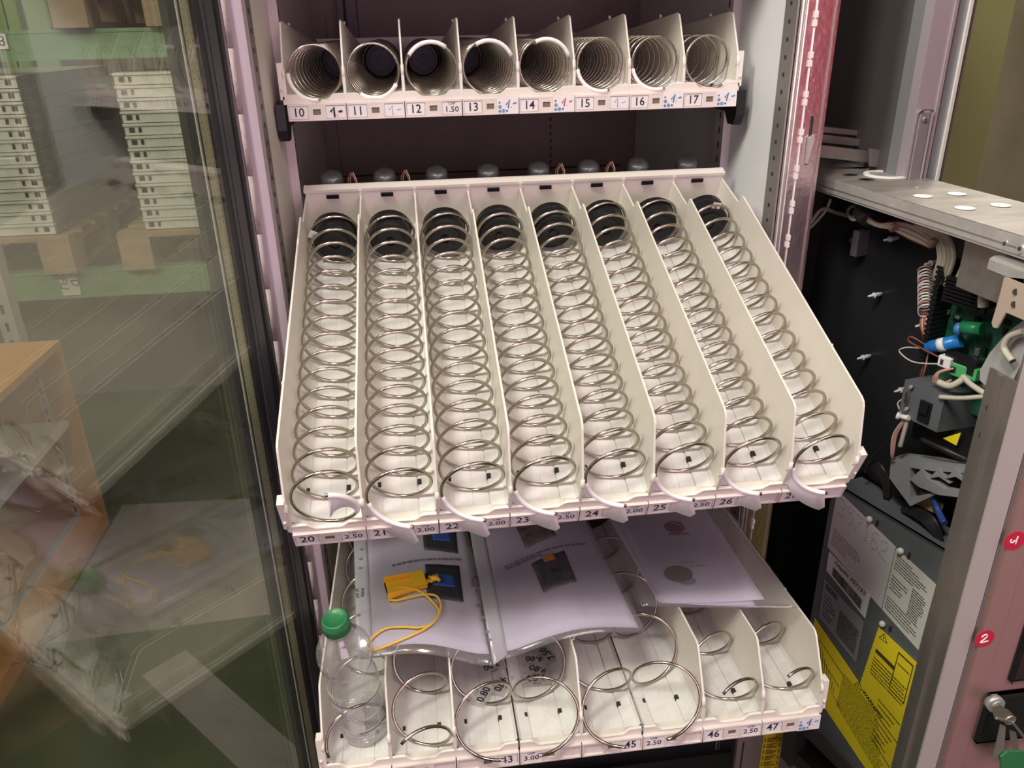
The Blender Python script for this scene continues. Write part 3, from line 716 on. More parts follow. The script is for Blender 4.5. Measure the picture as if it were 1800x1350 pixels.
mb.prism([m1 + Vector((0, 0, .009)), b + Vector((0, 0, .009)), c + Vector((0, 0, .009)), m2 + Vector((0, 0, .009))], (0, 0, .002))
att(mb.build('tag_body', yellowp), YT)
q0, q1, q2 = [PZ(u, v, zt + .006) for u, v in ((744, 1027), (757, 1018), (770, 1015))]
mb = MB().tube([q0, q1], .0030, 8).tube([q1, q2], .0042, 6)
ax = (q2 - q1).normalized(); sd = ax.cross(Vector((0, 0, 1)))
for s_ in (-1, 1): mb.tube([q2 - ax * .002, q2 + sd * s_ * .0062], .0024, 6); mb.tube([q1 + sd * s_ * .001, q1 + sd * s_ * .0058], .002, 6)
att(mb.build('tag_plug', yellowp), YT)
def smooth(pts, n=8):
    out = []
    P = [pts[0]] + list(pts) + [pts[-1]]
    for i in range(1, len(P) - 2):
        for k in range(n):
            t = k / n; a, b, c, d = P[i - 1], P[i], P[i + 1], P[i + 2]
            out.append(0.5 * ((2 * b) + (c - a) * t + (2 * a - 5 * b + 4 * c - d) * t * t + (3 * b - a - 3 * c + d) * t ** 3))
    out.append(P[-1]); return out
def zpath(uvs, z): return smooth([PZ(u, v, zz if isinstance(zz, float) else z) for u, v, *r in uvs for zz in (r[0] if r else z,)])
cords = [[(684, 1052), (698, 1056), (722, 1053), (750, 1048), (768, 1050), (775, 1065), (770, 1085), (757, 1102), (737, 1109), (710, 1106), (680, 1103), (660, 1110), (648, 1120)],
         [(683, 1040), (692, 1034), (718, 1036), (742, 1045), (760, 1060), (772, 1078), (762, 1098), (745, 1112), (725, 1122), (700, 1130), (675, 1135), (655, 1137), (645, 1130), (648, 1120)]]
for cc in cords:
    att(MB().tube([Vector((p.x, p.y, HL(p.x, p.y) + .0045)) for p in zpath(cc, ZP + .012)], .0015, 7).build('cord', mat('yellow_cord', (0.78, 0.47, 0.06), 0.7, bump=.4, bscale=600), ), YT)

# bottle
B0 = Vector((-0.2500, -0.3740, 0.7300)); B1 = Vector((-0.2630, -0.4100, 0.9260)); ax = (B1 - B0).normalized()
xa = Vector((1, 0, 0)); xa = (xa - ax * xa.dot(ax)).normalized(); ya = ax.cross(xa)
MBt = Matrix((xa, ya, ax)).transposed().to_4x4()
BT = empty('water_bottle', B0, label='clear empty plastic bottle with a green screw cap in the leftmost bay', cat='bottle'); 
q = MBt.to_quaternion().to_euler(); BT.rotation_euler = q
prof = [(0.018, 0.006), (0.0235, 0.001), (0.0275, 0.002), (0.0295, 0.008), (0.0300, 0.018), (0.0295, 0.028), (0.0298, 0.031), (0.0298, 0.088), (0.0293, 0.092), (0.0290, 0.106), (0.0268, 0.113), (0.0240, 0.118), (0.0236, 0.121), (0.0240, 0.124), (0.0285, 0.130), (0.0308, 0.138), (0.0310, 0.147), (0.0292, 0.158), (0.0240, 0.169), (0.0185, 0.1765), (0.0135, 0.181), (0.0125, 0.184), (0.0150, 0.1855), (0.0150, 0.187), (0.0122, 0.188), (0.0122, 0.198)]
prof = [(r * (1 + 0.0), z) for r, z in prof]
bt = MB().lathe(prof, seg=40, cap=False); b0 = len(bt.v)
bt.lathe([(0.0002, .009), (.010, .008), (.018, .006)], seg=40, cap=False)
bt.build('bottle_body', bottlem, BT)
# moulded swirl ribs on the shoulder
sw = MB()
for k in range(8):
    pts = []
    for t in range(9):
        z = 0.132 + t * .0036; r = 0.0302 if z < .150 else 0.0302 - (z - .150) * .40
        a = 2 * PI * k / 8 + t * .11; pts.append((r * math.cos(a), r * math.sin(a), z))
    sw.tube(pts, [.0003, .0008, .0011, .0012, .0012, .0012, .0011, .0008, .0003], 5)
for z in (.020, .026, .096, .100): sw.tube([(.0298 * math.cos(a), .0298 * math.sin(a), z) for a in [2 * PI * k / 36 for k in range(36)]], .0006, 5, closed=True)
sw.build('moulded_rib', bottlem, BT)
cp = MB().lathe([(0.0142, 0.186), (0.0148, 0.1875), (0.0146, 0.200), (0.0140, 0.2040), (0.0125, 0.2055), (0.0124, 0.2052), (0.0005, 0.2052)], seg=36)
for k in range(60):
    a = 2 * PI * k / 60; cp.tube([(.0148 * math.cos(a), .0148 * math.sin(a), .1885), (.0146 * math.cos(a), .0146 * math.sin(a), .2005)], .0004, 4)
cp.build('screw_cap', greenp, BT)
lb = MB(); n = 30
def arcq(a0, a1, z0, z1, r, mi=0, N=10):
    P = [(r * math.cos(a0 + (a1 - a0) * k / N), r * math.sin(a0 + (a1 - a0) * k / N), z) for z in (z0, z1) for k in range(N + 1)]
    lb.poly(P, [(k, k + 1, N + 1 + k + 1, N + 1 + k) for k in range(N)], mi, True)
arcq(-PI * .95, PI * .02, 0.033, 0.086, 0.0302, 0, 30)
lb = lb.build('bottle_label', sheet_mat('clear_bottle_label', (.93, .94, .93), .05, .6, .1, haze=.38, hazecol=(.82, .84, .82)), BT)
lb = MB()
arcq(-PI * .95, PI * .0, 0.0850, 0.0864, 0.0305, 0, 30); arcq(-PI * .52, PI * .0, 0.0335, 0.0350, 0.0305, 0, 20); arcq(-PI * .95, -PI * .70, 0.0335, 0.0340, 0.0305, 0, 20)
rnd = random.Random(5)
for blk, (a0, a1, z0, z1, rws) in enumerate([(-1.25, -.35, .060, .082, 6), (-1.35, -.75, .038, .056, 7), (-.70, -.1, .038, .056, 6), (-2.5, -1.9, .040, .075, 9)]):
    for r_ in range(rws):
        a = a0; z = z1 - (r_ + .5) * (z1 - z0) / rws
        while a < a1 - .05:
            wd = rnd.uniform(.03, .10); arcq(a, min(a + wd, a1), z - .0005, z + .0005, 0.0305, 0, 2); a += wd + .02
lb.build('label_print', mat('dark_green_print', (0.03, 0.06, 0.045), 0.6), BT)

# ================================================================== PAYMENT MODULE
O3 = Vector((0.42, -0.1, 0)); e3 = Vector((0.31, -0.95, 0)).normalized(); n3 = Vector((-e3.y, e3.x, 0))
pm = empty('payment_module', (0.45, -0.25, 0.2), label='swung-out payment unit at right, black inner panel, labels, circuit boards and faded red front', cat='payment unit')
def SQ(uvs, o=0.0): return [hit(u, v, O3 + n3 * o, n3) for u, v in uvs]
def SZ(u, v, o=0.0): return hit(u, v, O3 + n3 * o, n3)
def LS(s, o, z): return O3 + e3 * s + n3 * o + Vector((0, 0, z))
MS = Matrix((e3, n3, Vector((0, 0, 1)))).transposed().to_4x4(); MS.translation = O3      # local (s, o, z)
def flat(name, uvs, o, m, root=None, th=.0008):
    return att(MB().prism(list(reversed(SQ(uvs, o))), -n3 * th).build(name, m), root or pm)
# top plate
tpz = 1.310
tp = [Vector((0.520, 0.174, tpz)), Vector((0.412, -0.036, tpz)), Vector((0.4395, -0.468, tpz)), Vector((0.552, -0.468, tpz)), Vector((0.544, -0.274, tpz))]
stain = mat('scuffed_grey_steel', (0.36, 0.335, 0.30), 0.42, 0.35, noise=0.35, scale=14, stretch=(1, 3, 1))
W(MB().prism(tp, (0, 0, -0.003)), 'top_plate', stain, pm)
a_, b_ = tp[1], tp[2]
dr = (b_ - a_).normalized(); nr = Vector((-dr.y, dr.x, 0))
def rail(z0, z1, o0, o1, m, name, s0=0.0, s1=None):
    s1 = s1 or (b_ - a_).length
    P = [a_ + dr * s0 + nr * o0, a_ + dr * s1 + nr * o0, a_ + dr * s1 + nr * o1, a_ + dr * s0 + nr * o1]
    return W(MB().prism([(p.x, p.y, z0) for p in P], (0, 0, z1 - z0)), name, m, pm)
sgn = 1 if (a_ + nr).x > a_.x else -1
rail(1.2885, 1.3085, -.001 * sgn, .003 * sgn, galv, 'side_rail')
rail(1.2970, 1.2985, -.0016 * sgn, .0 * sgn, galvd, 'rail_groove'); rail(1.2905, 1.2915, -.0016 * sgn, .0, galvd, 'rail_groove')
rail(1.2885, 1.291, .003 * sgn, .03 * sgn, galvd, 'side_rail')
rail(1.225, 1.291, .030 * sgn, .033 * sgn, galvd, 'hanging_flange', .27)
def zdisc(u, v, r, m, name, r2=None, h=.0006):
    c = PZ(u, v, tpz + .0005); mb = MB()
    if r2: mb.lathe([(r2, 0), (r2, .0022), (r, .0022), (r, 0)], Matrix.Translation(c), 40, smooth=False, cap=False)
    else: mb.lathe([(r, 0), (r, h)], Matrix.Translation(c), 24)
    return W(mb, name, m, pm)
wl = mat('ring_and_lit_hole', (0.95, 0.93, 0.85), 0.5)
zdisc(1560, 308, .031, wl, 'white_ring', .024)
zdisc(1560, 308, .0238, mat('ring_floor', (0.30, 0.29, 0.27), 0.5), 'ring_cover')
for u, v in ((1622, 345), (1682, 341), (1696, 366), (1759, 361)): zdisc(u, v, .0105, wl, 'lit_hole_disc')  # white discs painted for holes with bright light showing through
for u, v in ((1495, 307), (1523, 315), (1512, 295)):
    c = PZ(u, v, tpz + .0006); W(MB().box(c.x - .010, c.x + .010, c.y - .004, c.y + .004, c.z - .0004, c.z).box(c.x - .005, c.x + .005, c.y - .008, c.y + .008, c.z - .0004, c.z), 'plate_cutout', hole, pm)
W(MB().lathe([(.003, 0), (.002, .001)], Matrix.Translation(PZ(1612, 330, tpz)), 12), 'rivet', galv, pm)
W(MB().bevbox(0.425, 0.460, -0.455, -0.385, 1.268, 1.284, .003), 'end_block', galv, pm)
for u, v in ((1770, 428), (1797, 437)):
    c = PX(u, v, .4365); W(MB().tube([c, c - Vector((.003, 0, 0))], [.0055, .0045], 16).tube([c - Vector((.003, 0, 0)), c - Vector((.0034, 0, 0))], .0022, 6, 1), 'end_screw', [galv, hole], pm)
# black inner panel
redwire = mat('dark_red_wire', (.20, .055, .04), .5)
OB = .075
W(MB().box(-0.10, 0.42, OB, OB + .004, 0.30, 1.295, 0, MS), 'inner_panel', blackpan, pm)
pegm = mat('milky_peg', (0.62, 0.64, 0.64), 0.35)
for (u0, v0, u1, v1) in ((1539, 423, 1578, 418), (1521, 521, 1550, 516), (1502, 629, 1530, 625), (1606, 566, 1634, 568), (1582, 684, 1596, 682), (1630, 462, 1650, 460)):
    c = SZ(u1, v1, OB); d = (-n3 * .026)
    W(MB().tube([c, c + d * .35, c + d * .55, c + d], [.0028, .0032, .0024, .0012], 8).tube([c + d * .55, c + d * .6], .0040, 8), 'standoff_peg', pegm, pm)
c = SZ(1520, 425, OB); W(MB().box(-.005, .006, -.020, 0, -.018, .018, 0, Matrix.Translation(c) @ MS.to_3x3().to_4x4()).tube([c - n3 * .012, c - n3 * .012 - e3 * .014], .004, 10), 'lamp_clip', mat('clip_grey', (.10, .09, .095), .4), pm)
# label plate
plate = SQ([(1470, 845), (1660, 972), (1600, 1420), (1425, 1120)])
pl = [LS(.070, 0, .880), LS(.290, 0, .880), LS(.290, 0, .43), LS(.070, 0, .43)]
W(MB().prism(list(reversed(pl)), n3 * .004).box(.070, .29, 0, .05, .876, .880, 0, MS).box(.066, .074, -.002, .010, .43, .880, 0, MS), 'label_plate', gboxm, pm)
W(MB().box(.070, .30, -.004, .040, .40, .43, 0, MS).box(.060, .30, .01, .05, .30, .33, 0, MS).box(.05, .075, .0, .03, .30, .56, 0, MS), 'plate_foot', mat('dark_olive_steel', (.065, .065, .058), .5), pm)
def bars(quad, lst, o, m, root, name='printed_text'):
    """lst of (a0,b0,a1,b1) rectangles in the quad (TL,TR,BR,BL pixel corners on the label plane)"""
    Q = SQ(quad, o); mb = MB()
    def P(a, b): return (Q[0] * (1 - a) + Q[1] * a) * (1 - b) + (Q[3] * (1 - a) + Q[2] * a) * b
    for a0, b0, a1, b1 in lst: mb.prism([P(a0, b1), P(a1, b1), P(a1, b0), P(a0, b0)], -n3 * .0002)
    return att(mb.build(name, m), root)
def textrows(a0, b0, a1, b1, n, fill=.4, seed=0, short=.0):
    rnd = random.Random(seed); out = []
    for i in range(n):
        y0 = b0 + (b1 - b0) * (i + .5 - fill / 2) / n; y1 = b0 + (b1 - b0) * (i + .5 + fill / 2) / n; x = a0; L = a1 - rnd.random() * short * (a1 - a0)
        while x < L: wd = rnd.uniform(.02, .07); out.append((x, y0, min(L, x + wd), y1)); x += wd + .012
    return out
greyprint = mat('grey_print', (0.22, 0.20, 0.22), 0.7)
q1 = [(1473, 862), (1575, 962), (1550, 1070), (1454, 960)]
c1 = flat('paper_label', q1, -.0006, mat('grey_white_label', (0.62, 0.59, 0.61), 0.6))
bars(q1, textrows(.05, .60, .55, .90, 7, .3, 1, .5), -.0016, greyprint, c1)
def stext(body, u, v, o, size, m, root, du=(1, .7), **k):
    c = SZ(u, v, o); x = SZ(u + du[0] * 10, v + du[1] * 10, o) - c; return att(text(body, size, frame(c, x, n3.cross(x) * -1), m, None, 'printed_text', **k), root)
# dotted digits
dm = MB(); digs = {'3': '11110 00001 00001 01110 00001 00001 11110', '5': '11111 10000 11110 00001 00001 10001 01110', '7': '11111 00001 00010 00100 00100 01000 01000', '1': '00100 01100 00100 00100 00100 00100 01110', '6': '01110 10000 10000 11110 10001 10001 01110', '2': '01110 10001 00001 00110 01000 10000 11111'}
QA = SQ(q1, -.0016)
for k, ch in enumerate('357162'):
    for r_, row in enumerate(digs[ch].split()):
        for c_, bit in enumerate(row):
            if bit == '1':
                a = .07 + k * .145 + c_ * .024; b = .07 + r_ * .042
                p = (QA[0] * (1 - a) + QA[1] * a) * (1 - b) + (QA[3] * (1 - a) + QA[2] * a) * b
                dm.prism([p + e3 * .0009 * math.cos(t) + Vector((0, 0, .0009 * math.sin(t))) for t in [2 * PI * i / 6 for i in range(6)]], -n3 * .0002)
att(dm.build('dotted_number', greyprint), c1)
q2 = [(1576, 964), (1646, 1028), (1615, 1143), (1551, 1071)]
c2 = flat('paper_label', q2, -.0004, mat('cream_label', (0.66, 0.64, 0.58), 0.6))
bars(q2, textrows(.04, .06, .95, .30, 6, .3, 2, .6) + textrows(.04, .38, .50, .62, 5, .3, 3, .5) + textrows(.55, .30, .9, .72, 12, .4, 9, .4) + textrows(.04, .72, .9, .95, 5, .3, 4, .3), -.0014, ink, c2)
q3 = [(1458, 969), (1531, 1046), (1521, 1087), (1453, 1002)]
c3 = flat('number_sticker', q3, -.0012, mat('white_label', (0.74, 0.72, 0.70), 0.5))
stext('Objekt 357152', 1494, 1016, -.0024, .0105, ink, c3, du=(1, 1.06), thick=.015)
rnd = random.Random(3); bl = []; x = .14
while x < .86: wd = rnd.choice((.006, .010, .016)); bl.append((x, .50, x + wd, .92)); x += wd + rnd.choice((.006, .010))
bars(q3, bl, -.0022, ink, c3, 'barcode')
q4 = [(1450, 1018), (1519, 1094), (1505, 1164), (1440, 1084)]
c4 = flat('type_label', q4, -.0006, mat('silver_label', (0.40, 0.41, 0.44), 0.35, 0.4))
bars(q4, textrows(.05, .05, .35, .20, 3, .6, 5) + textrows(.05, .28, .40, .9, 7, .25, 6, .6) + textrows(.45, .30, .95, .92, 14, .5, 8, .1), -.0016, ink, c4)
q5 = [(1430, 1082), (1512, 1200), (1560, 1420), (1432, 1210)]
c5 = flat('warning_sign', [(1430, 1082), (1512, 1202), (1545, 1102), (1612, 1165), (1572, 1352), (1552, 1395), (1442, 1232)], -.0010, yellowl)
qa = [(1436, 1100), (1500, 1190), (1478, 1270), (1436, 1185)]
ln = []
for k in range(9): ln.append((.05 + k * .07, .25 + k * .05, .065 + k * .07, .75)); 
ln += [(.02, .2, .8, .215), (.1, .8, .9, .81), (.05, .5, .75, .515)]
bars(qa, ln, -.0020, ink, c5, 'line_drawing')
qb = [(1481, 1180), (1545, 1255), (1560, 1392), (1466, 1235)]
bars(qb, textrows(.04, .0, .97, .98, 22, .32, 11, .1), -.0020, mat('brown_black_print', (.06, .05, .01), .6), c5)
qc = [(1546, 1104), (1612, 1165), (1590, 1250), (1525, 1180)]
bars(qc, [(.05, .42, .55, .50), (.55, .1, .57, .9), (.57, .1, .95, .13), (.93, .13, .95, .9), (.55, .88, .95, .9), (.6, .3, .9, .32)] + textrows(.05, .58, .95, .99, 6, .35, 12, .1), -.0020, MATS['brown_black_print'], c5, 'line_drawing')
stext('WARNING', 1533, 1238, -.0024, .0090, ink, c5, du=(1, 1.45), thick=.03)
def tri(u, v, s, root):
    c = SZ(u, v, -.0022); mb = MB()
    P = [c + e3 * s * math.cos(a) + Vector((0, 0, s * math.sin(a))) for a in (PI / 2, PI * 7 / 6, -PI / 6)]
    for i in range(3): mb.tube([P[i], P[(i + 1) % 3]], .0005, 4)
    mb.tube([c + Vector((0, 0, s * .45)), c - Vector((0, 0, s * .15))], .0007, 4); att(mb.build('warning_triangle', ink), root)
tri(1553, 1122, .008, c5); tri(1509, 1205, .008, c5)
bars([(1545, 1225), (1600, 1290), (1570, 1380), (1530, 1310)], textrows(.0, .0, .8, .9, 9, .22, 13, .5), -.0020, MATS['brown_black_print'], c5)
for u, v in ((1530, 912), (1585, 968), (1553, 1096)):
    c = SZ(u, v, -.001); W(MB().lathe([(.0045, 0), (.0050, .003), (.0030, .006), (.0012, .0065)], frame(c, e3, (0, 0, 1)), 12), 'glue_blob', mat('glue_white', (.72, .72, .66), .4), pm)
    W(MB().box(-.0015, .0015, -.002, .001, -.004, .004, 0, Matrix.Translation(c + e3 * .012) @ MS.to_3x3().to_4x4()), 'plate_slot', hole, pm)
# circuit boards
OP = .045
W(MB().box(.150, .40, OP, OP + .002, 1.05, 1.235, 0, MS), 'circuit_board', pcbm, pm)
rnd = random.Random(9); tinm = mat('tin_leads', (.45, .45, .42), .35, .8); lpm = mat('board_light_print', (.25, .38, .30), .5)
for k in range(70):
    s = rnd.uniform(.155, .36); z = rnd.uniform(1.055, 1.22); a = rnd.uniform(.0015, .006); b = rnd.uniform(.0012, .005); h = rnd.uniform(.002, .006)
    W(MB().bevbox(-a, a, -h, 0, -b, b, .0004), 'board_component', rnd.choice((blackp, blackp, blackp, tinm, lpm)), pm).matrix_basis = Matrix.Translation(LS(s, OP, z)) @ MS.to_3x3().to_4x4()
fin = MB()
for k in range(7): fin.box(.168, .215, OP - .038, OP - .002, 1.192 + k * .0045, 1.1945 + k * .0045, 0, MS)
fin.box(.166, .222, OP - .034, OP - .030, 1.19, 1.222, 0, MS); fin.box(.150, .156, OP - .030, OP, 1.10, 1.235, 0, MS)
for k in range(20): fin.box(.149, .157, OP - .032, OP, 1.105 + k * .0064, 1.1085 + k * .0064, 0, MS)
W(fin, 'heat_sink', blackp, pm)
bl_ = mat('blue_capacitor', (0.02, 0.19, 0.55), 0.3); 
c0, c1_ = SZ(1630, 611, .018), SZ(1700, 597, .03); c1_ = c0 + (c1_ - c0).normalized() * .042
W(MB().tube([c0, c1_], .0085, 20).tube([c0 + (c1_ - c0) * .35, c0 + (c1_ - c0) * .55], .0087, 20, 1), 'capacitor', [bl_, cardm], pm)
c0, c1_ = SZ(1692, 575, .018), SZ(1722, 578, .02); c1_ = c0 + (c1_ - c0).normalized() * .024
W(MB().tube([c0, c1_], .0078, 18), 'capacitor', mat('green_component', (.02, .25, .10), .3), pm)
c0 = SZ(1682, 576, .018); W(MB().tube([c0, c0 + e3 * .008], .0068, 16), 'capacitor', mat('blue_bead', (.08, .22, .55), .3), pm)
cg = SZ(1688, 652, .015); W(MB().bevbox(-.014, .010, -.004, .010, -.008, .009, .0015).box(.010, .022, -.002, .008, -.005, .009).box(-.010, -.003, -.0045, -.004, -.004, .004, 1), 'terminal_block', [mat('green_terminal', (.07, .40, .14), .4), hole], pm); bpy.data.objects['terminal_block'].matrix_basis = Matrix.Translation(cg) @ MS.to_3x3().to_4x4()
cw = SZ(1661, 636, .010); o = W(MB().bevbox(-.008, .009, -.003, .010, -.007, .007, .001).box(-.004, .0, -.0035, -.003, -.004, .003, 1), 'white_connector', [cardm, hole], pm); o.matrix_basis = Matrix.Translation(cw) @ MS.to_3x3().to_4x4()
W(MB().box(.185, .225, .012, .03, 1.112, 1.128, 0, MS), 'black_relay', blackp, pm)
# steel power box: left face along e, front face towards the viewer
gb = [SZ(1592, 664, 0), SZ(1655, 709, 0), SZ(1645, 763, 0), SZ(1580, 726, 0)]
s0, s1 = .147, .205; zt_, zb_ = 1.080, 1.030
A_ = LS(s0, 0, 0); B_ = LS(s1, 0, 0); C_ = B_ + Vector((.075, .01, 0)); D_ = A_ + Vector((.095, .02, 0))
foot = [A_, B_, C_, D_]
PB = W(MB().prism([(p.x, p.y, zb_) for p in foot], (0, 0, zt_ - zb_)), 'power_box', gboxm, pm)
db = LS(.160, 0, 1.058)
mb = MB().prism([LS(.1555, -.001, 1.050), LS(.1645, -.001, 1.047), LS(.1645, -.001, 1.070), LS(.1555, -.001, 1.072)], -n3 * .006)
att(mb.build('serial_socket', mat('brass_plated', (.62, .46, .12), .35, .4)), PB).matrix_parent_inverse = Matrix.Translation(-Vector(pm.location))
bpy.data.objects['serial_socket'].parent = pm
W(MB().tube([LS(.160, -.001, 1.0755), LS(.160, -.006, 1.0755)], .0024, 8).tube([LS(.160, -.001, 1.0445), LS(.160, -.006, 1.0445)], .0024, 8), 'socket_screw', galv, pm)
W(MB().prism([LS(.1565, -.0071, 1.053), LS(.1600, -.0071, 1.052), LS(.1600, -.0071, 1.067), LS(.1565, -.0071, 1.069)], -n3 * .0003), 'socket_opening', hole, pm)
W(MB().box(.176, .192, -.003, .0, 1.036, 1.064, 0, MS).box(.178, .190, -.006, -.003, 1.048, 1.062, 0, MS), 'rocker_switch', blackp, pm)
W(MB().prism([SZ(1658, 770, .02), SZ(1690, 760, .02), SZ(1682, 783, .02)], -n3 * .001), 'warning_triangle_sticker', yellowl, pm)
W(MB().box(.15, .33, .03, .06, .99, 1.03, 0, MS), 'dark_bracket', blackp, pm)
# grey plastic guide with triangular ribs
gp = mat('grey_guide_plastic', (0.30, 0.31, 0.32), 0.4)
g = MB().prism([SZ(1567, 805, .01), SZ(1700, 822, .01), SZ(1700, 832, .01), SZ(1640, 828, .01), SZ(1600, 822, .01), SZ(1600, 875, .01), SZ(1660, 862, .01), SZ(1600, 890, .01), SZ(1563, 840, .01)], n3 * .03)
for u in (1600, 1630, 1660, 1685):
    g.prism([SZ(u, 842, .008), SZ(u + 20, 824, .008), SZ(u + 38, 850, .008), SZ(u + 20, 838, .008)], n3 * .01)
g.prism([SZ(1598, 842, .006), SZ(1625, 838, .006), SZ(1660, 860, .006), SZ(1700, 868, .006), SZ(1700, 876, .006), SZ(1650, 870, .006), SZ(1615, 856, .006)], n3 * .012)
W(g, 'coin_guide', gp, pm)
# well behind the label plate
W(MB().prism([LS(.06, .004, .86), LS(.30, .004, .86), LS(.30, .072, .86), LS(.06, .072, .86)], (0, 0, .003)), 'well_floor', mat('brown_cardboard', (.45, .30, .14), .7, noise=.3, scale=30), pm)
W(MB().prism([SZ(1598, 858, .03), SZ(1640, 868, .03), SZ(1660, 888, .03), SZ(1652, 905, .03), SZ(1610, 885, .03)], -n3 * .002), 'cardboard_scrap', mat('pale_cardboard', (.66, .44, .24), .7), pm)
W(MB().tube(smooth([SZ(1640, 868, .02), SZ(1648, 895, .02), SZ(1660, 920, .01)]), .0045, 8), 'blue_strap', mat('blue_strap', (.03, .08, .32), .5), pm)
def spath(pts, r, m, name='cable', seg=7):
    return W(MB().tube(smooth([SZ(u, v, o) for u, v, o in pts]), r, seg), name, m, pm)
blackc = mat('black_cable', (.018, .018, .018), .4)
for k in range(6): spath([(1500 + 3 * k, 815 - 2 * k, .05), (1530 + 3 * k, 820 - k, .03), (1552 + 2 * k, 845, .03), (1556 + k, 875, .03)], .0028, blackc)
for k in range(6): spath([(1585 + 4 * k, 895 - k, .02), (1620 + 4 * k, 915 - k, .015), (1645 + 2 * k, 945, .015), (1656, 975, .02)], .0026, blackc)
spath([(1520, 830, .02), (1535, 800, .02), (1570, 775, .02)], .0018, blackc)
spath([(1620, 772, .01), (1660, 790, .01), (1700, 808, .02)], .003, blackc)
# wiring under the top plate
for k in range(16):
    j = k - 8
    spath([(1520, 384 + j * .9, .03 + .002 * (k % 4)), (1545, 396 + j * .5, .02), (1568, 398 + j * .9, .02), (1600, 408 + j * 1.8, .02), (1638, 428 + j * 1.3, .02)], .0013, cablew if k % 5 else redwire, seg=5)
spath([(1510, 370, .03), (1516, 378, .028), (1524, 386, .026)], .010, mat('black_sleeve', (.03, .028, .03), .6), 'cable_sleeve', 10)
for k, (dx, r) in enumerate(((0, .0030), (7, .0034), (14, .0022), (21, .0030), (-5, .0018))):
    spath([(1570 + dx, 392, .03), (1615 + dx, 400, .02), (1645 + dx, 418, .02), (1655 + dx, 450, .015), (1648 + dx, 480, .02), (1646 + dx * .6, 500, .03)], r, cablew)
spath([(1510, 370, .04), (1500, 362, .05), (1490, 372, .05), (1498, 386, .04), (1512, 384, .03)], .0022, cablew)
spath([(1425, 392, .07), (1445, 368, .07), (1470, 374, .07), (1500, 382, .05)], .0028, cablew)
spath([(1425, 400, .07), (1450, 372, .072), (1460, 350, .075)], .0022, cablew)
for dx in (0, 14):
    spath([(1700 + dx, 425, .02), (1698 + dx, 445, .02), (1694 + dx, 462, .02), (1680 + dx, 492, .02), (1665 + dx, 503, .02), (1657 + dx * .4, 490, .03), (1655, 470, .03)], .0026, cablew)
spath([(1800, 472, 0), (1775, 478, 0), (1748, 490, 0), (1730, 515, 0), (1728, 540, 0)], .0060, cablew)
for k in range(14):
    v = 474 + k * 5.2
    spath([(1645, v + 4, .03), (1630, v - 6, .012), (1615, v - 1 + (k % 3), .012), (1618, v + 14, .02), (1640, v + 12, .03)], .0010, cardm if k % 4 else mat('pink_wire', (.55, .28, .25), .5), 'ribbon_wire', 5)
W(MB().tube([SZ(1568, 398, .012), SZ(1572, 402, .012)], .006, 8).tube([SZ(1636, 424, .012), SZ(1642, 430, .012)], .006, 8), 'cable_tie', mat('brown_tie', (.30, .22, .14), .5), pm)
pinkc = MATS['pink_wire']
for k in range(4): spath([(1622 + 4 * k, 545, .03), (1618 + 3 * k, 570, .02), (1624 + 3 * k, 600, .02), (1622 + 2 * k, 640, .02), (1616 + 2 * k, 662, .03)], .0013, pinkc if k % 2 else redwire, seg=5)
spath([(1655, 630, .01), (1625, 615, .01), (1598, 600, .01), (1602, 592, .01), (1625, 605, .015)], .0012, redwire, seg=5)
spath([(1650, 640, .01), (1605, 636, .01), (1581, 618, .01), (1592, 611, .01), (1618, 612, .02)], .0010, cablew, seg=5)
for k in range(3): spath([(1668 + k * 4, 648, .008), (1648 + k * 2, 655, .004), (1640 + k * 4, 668, .004), (1652 + k * 4, 675, .008), (1672, 668, .01)], .0013, pinkc, seg=5)
spath([(1700, 662, .01), (1672, 678, .004), (1650, 672, .004)], .0042, cablew)
spath([(1692, 662, .01), (1710, 678, .0), (1732, 692, -.004)], .0035, cablew)
spath([(1652, 698, -.003), (1690, 700, -.003), (1732, 697, -.004)], .0030, cablew)
for k in range(4): spath([(1592 + 2 * k, 715, .01), (1590 - k, 738, .0), (1576 - 2 * k, 765, .0), (1570 - k, 800, .0), (1567 + 2 * k, 812, .01)], .0014, pinkc if k < 3 else cablew, seg=5)
spath([(1598, 730, .0), (1592, 750, .0), (1582, 785, .0)], .0030, cablew)
W(MB().tube([SZ(1578, 731, -.004), SZ(1598, 735, -.004)], .0034, 8).tube([SZ(1576, 730, -.006), SZ(1582, 732, -.004)], .0050, 8), 'cable_tie', cardm, pm)
spath([(1585, 702, .02), (1578, 710, .01), (1584, 725, .0)], .0011, cablew, seg=5)
# beige bracket and curved cover by the post
bg = mat('beige_zinc_bracket', (.58, .47, .38), .45, .3)
def flatX(uvs, x, m, name, th=.002): return W(MB().prism([PX(u, v, x) for u, v in uvs], (th, 0, 0)), name, m, pm)
flatX([(1765, 487), (1800, 490), (1800, 563), (1768, 549), (1752, 577), (1745, 575), (1743, 567), (1757, 520)], .425, bg, 'zinc_bracket')
W(MB().tube([PX(1786, 513, .4248), PX(1786, 513, .4244)], .0032, 12).tube([PX(1783, 535, .4248), PX(1783, 535, .4244)], .0032, 12), 'bracket_hole', hole, pm)
flatX([(1800, 562), (1770, 585), (1740, 620), (1723, 650), (1722, 668), (1730, 676), (1750, 684), (1775, 680), (1800, 630)], .450, mat('grey_cover_plastic', (.42, .42, .41), .35), 'curved_cover', .004)
W(MB().tube(smooth([PX(1800, 582, .440), PX(1775, 592, .440), PX(1765, 612, .440), PX(1780, 635, .440)]), .0035, 8), 'cable', cablew, pm)
